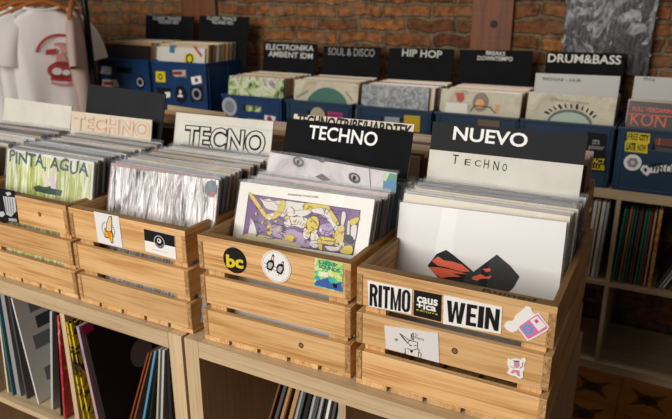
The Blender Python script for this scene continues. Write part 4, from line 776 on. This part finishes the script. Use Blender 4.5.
# ---------------------------------------------------------------- the clothes rack
RY, RZ = 1.37, .80
t = empty('clothes_rack', (-2.4, RY, FLOOR)); tag(t, 'black metal clothes rack at the far left in front of the brick wall', 'clothes rack')
px_ = atx(88, 40, -1.76)
MB().tube([(-.85, 0, RZ-FLOOR), (.66, 0, RZ-FLOOR)], .013, 12).build('rail', BLACKM, t)
for x in (-.84, .645):
    MB().tube([(x, 0, .03), (x, 0, RZ-FLOOR+.015)], .015, 12).build('post', BLACKM, t); MB().tube([(x, -.24, .02), (x, .24, .02)], .015, 10).build('foot', BLACKM, t)
def tee(x, y, yaw, label, mat, top=.635, Wd=.2, L=.66, seed=0, hl=None):
    rnd = random.Random(seed); ph = rnd.uniform(0, 6)
    o = empty('t_shirt', (x, y, top), (0, 0, yaw)); tag(o, label, 't-shirt', 'shirts on the clothes rack'); mb = MB(); n, rows = 40, 15; vs = []
    prof = [(-L, 1.04, .028), (-L*.85, 1.03, .03), (-L*.7, 1.01, .034), (-L*.55, 1., .038), (-L*.42, 1., .042), (-.22, 1.02, .045), (-.15, 1.02, .045), (-.09, 1.0, .042), (-.055, .96, .036), (-.03, .72, .03), (-.012, .48, .026), (0, .36, .022)]
    for z, kw, th in prof:
        for i in range(n):
            a = 2*math.pi*i/n; c, s_ = math.cos(a), math.sin(a); e = .55
            X = math.copysign(abs(c)**e, c)*Wd*kw; Y = math.copysign(abs(s_)**.8, s_)*th
            Y += (.010*math.sin(X*34+ph)+.006*math.sin(X*71+ph*2+z*6))*min(1, -z*3)*(1 if s_ < 0 else .8)
            vs.append((X, Y, z-.015*math.cos(X*9)*(z < -.5)))
    fs = [[j*n+i, j*n+(i+1) % n, (j+1)*n+(i+1) % n, (j+1)*n+i] for j in range(len(prof)-1) for i in range(n)]
    mb.add(vs, fs, 0, True); SUB[o.name] = mb.build('body', mat, o)
    for sx in (-1, 1):
        sp = [(Wd*.70, -.055, .058, .026), (Wd*.92, -.085, .075, .034), (Wd+.02, -.14, .084, .038), (Wd+.04, -.20, .088, .036), (Wd+.052, -.265, .09, .032)]; sv = []; sm = MB(); m_ = 20
        for k, (cx_, cz_, rx_, ry_) in enumerate(sp):
            p0, p1 = sp[max(k-1, 0)], sp[min(k+1, 4)]; d = Vector((p1[0]-p0[0], p1[1]-p0[1])).normalized(); nn = (-d.y, d.x)
            for i in range(m_):
                a = 2*math.pi*i/m_; e = rx_*math.cos(a); sv.append((sx*(cx_+nn[0]*e), ry_*math.sin(a)*(1+.25*math.sin(3*a+ph)), cz_+nn[1]*e))
        sm.add(sv, [[j*m_+i, j*m_+(i+1) % m_, (j+1)*m_+(i+1) % m_, (j+1)*m_+i] for j in range(4) for i in range(m_)], 0, True); sm.build('sleeve', mat, o)
    rg = MB(); rg.tube([(.085*math.cos(a), .024*math.sin(a), .002+.006*math.cos(2*a)) for a in [2*math.pi*k/20 for k in range(21)]], .007, 8); rg.build('collar', mat, o)
    hg = empty('clothes_hanger', (x, y, top), (0, 0, yaw)); tag(hg, hl, 'hanger', 'wooden hangers on the rack')
    MB().tube([(-.2, 0, -.038), (-.12, 0, .002), (-.05, 0, .030), (0, 0, .038), (.05, 0, .030), (.12, 0, .002), (.2, 0, -.038)], [.010, .012, .013, .014, .013, .012, .010], 10, 0, .8).build('arms', HANGW, hg)
    H = RZ-top
    MB().tube([(0, 0, .04), (0, 0, H-.03)] + [(0, .0165*math.sin(a)+.0, H-.001-.0165*math.cos(a)+.0) for a in [R(k) for k in range(0, 1)]] , .0028, 8).build('stem', CHROME, hg)
    MB().tube([(.0165*math.cos(R(a)), 0, H+.0165*math.sin(R(a))) for a in range(-90, 151, 20)], .0028, 8).build('hook', CHROME, hg)
    return o
X0 = -2.06
red = tee(X0, RY-.01, R(64), 'white t-shirt with a red round print, foremost on the rack', TWHITE, seed=3, Wd=.165, hl='wooden hanger of the white shirt with the red print')
fr_ = Matrix.Translation(red.location) @ Matrix.Rotation(R(64), 4, 'Z'); S = Sheet(fr_, .056, .0006)
q = zc(0, 0, 3.491); RD = flat('#a83238', .7)
cc = S.px(q((206, 205)))[0]
S.ring(cc, .128, .013, RD, 0, 22, 20, 160); S.ppoly(q((188, 186), (214, 184), (226, 214), (240, 232), (176, 230), (186, 210)), flat('#c58a88', .7), 0); S.ppoly(q((170, 236), (205, 252), (246, 236), (248, 282), (168, 278)), RD, 0); S.ell(S.px(q((206, 242)))[0], .07, .045, RD, 0, 24); S.ell(S.px(q((190, 246)))[0], .025, .018, flat('#d5cfca', .9), 1); S.ell(S.px(q((222, 250)))[0], .02, .014, flat('#d5cfca', .9), 1)
S.ring(cc, .085, .014, flat('#c98a88', .7), 0, 16, -20, 110); S.ppoly(q((152, 172), (190, 166), (186, 186), (150, 190)), RD, 0); S.ppoly(q((198, 158), (222, 150), (226, 178), (206, 190)), flat('#c9908e', .7), 0); S.ring(cc, .135, .012, flat('#c08080', .7), 0, 14, 240, 320)
S.build('print', red, 'round red print')
for k, (dx, yw) in enumerate(((-.095, 62), (-.19, 66), (-.285, 63), (-.38, 64))):
    tee(X0+dx, RY+.005*(k % 2)-.02, R(yw), 'plain white t-shirt, %s behind the one with the red print' % ORD[k], TWHITE, seed=11+k, Wd=.17, hl='wooden hanger of the %s white shirt behind the red print' % ORD[k])
pk = tee(-1.845, RY+.004, R(134), 'pinkish grey t-shirt with dark print turned edge-on beside the rack post', TPINK, seed=21, Wd=.12, hl='wooden hanger of the pinkish grey shirt by the rack post')
# ---------------------------------------------------------------- light
def area(name, loc, target, sx, sy, power, col=(1, 1, 1)):
    l = bpy.data.lights.new(name, 'AREA'); l.shape = 'RECTANGLE'; l.size, l.size_y = sx, sy; l.energy = power; l.color = col
    o = bpy.data.objects.new(name, l); C.objects.link(o); o.location = loc; d = Vector(target)-Vector(loc); o.rotation_euler = d.to_track_quat('-Z', 'Y').to_euler(); return o
area('shop_window_light', (-1.1, -3.7, 1.75), (0, .4, .1), 3.4, 2.6, 235, (1, .97, .92))
area('ceiling_lamp', (-.5, 1.45, 2.1), (-.5, 1.6, 0), 2.8, .3, 7, (1, .88, .72))
w = bpy.data.worlds.new('World'); bpy.context.scene.world = w; w.use_nodes = True
w.node_tree.nodes['Background'].inputs[0].default_value = (.9, .93, 1, 1); w.node_tree.nodes['Background'].inputs[1].default_value = .065
sc = bpy.context.scene
sc.view_settings.view_transform = 'Standard'; sc.view_settings.look = 'None'; sc.view_settings.gamma = 1; sc.view_settings.exposure = 0
sc.cycles.transparent_max_bounces = 24; sc.cycles.max_bounces = 8
print('records', NREC[0])
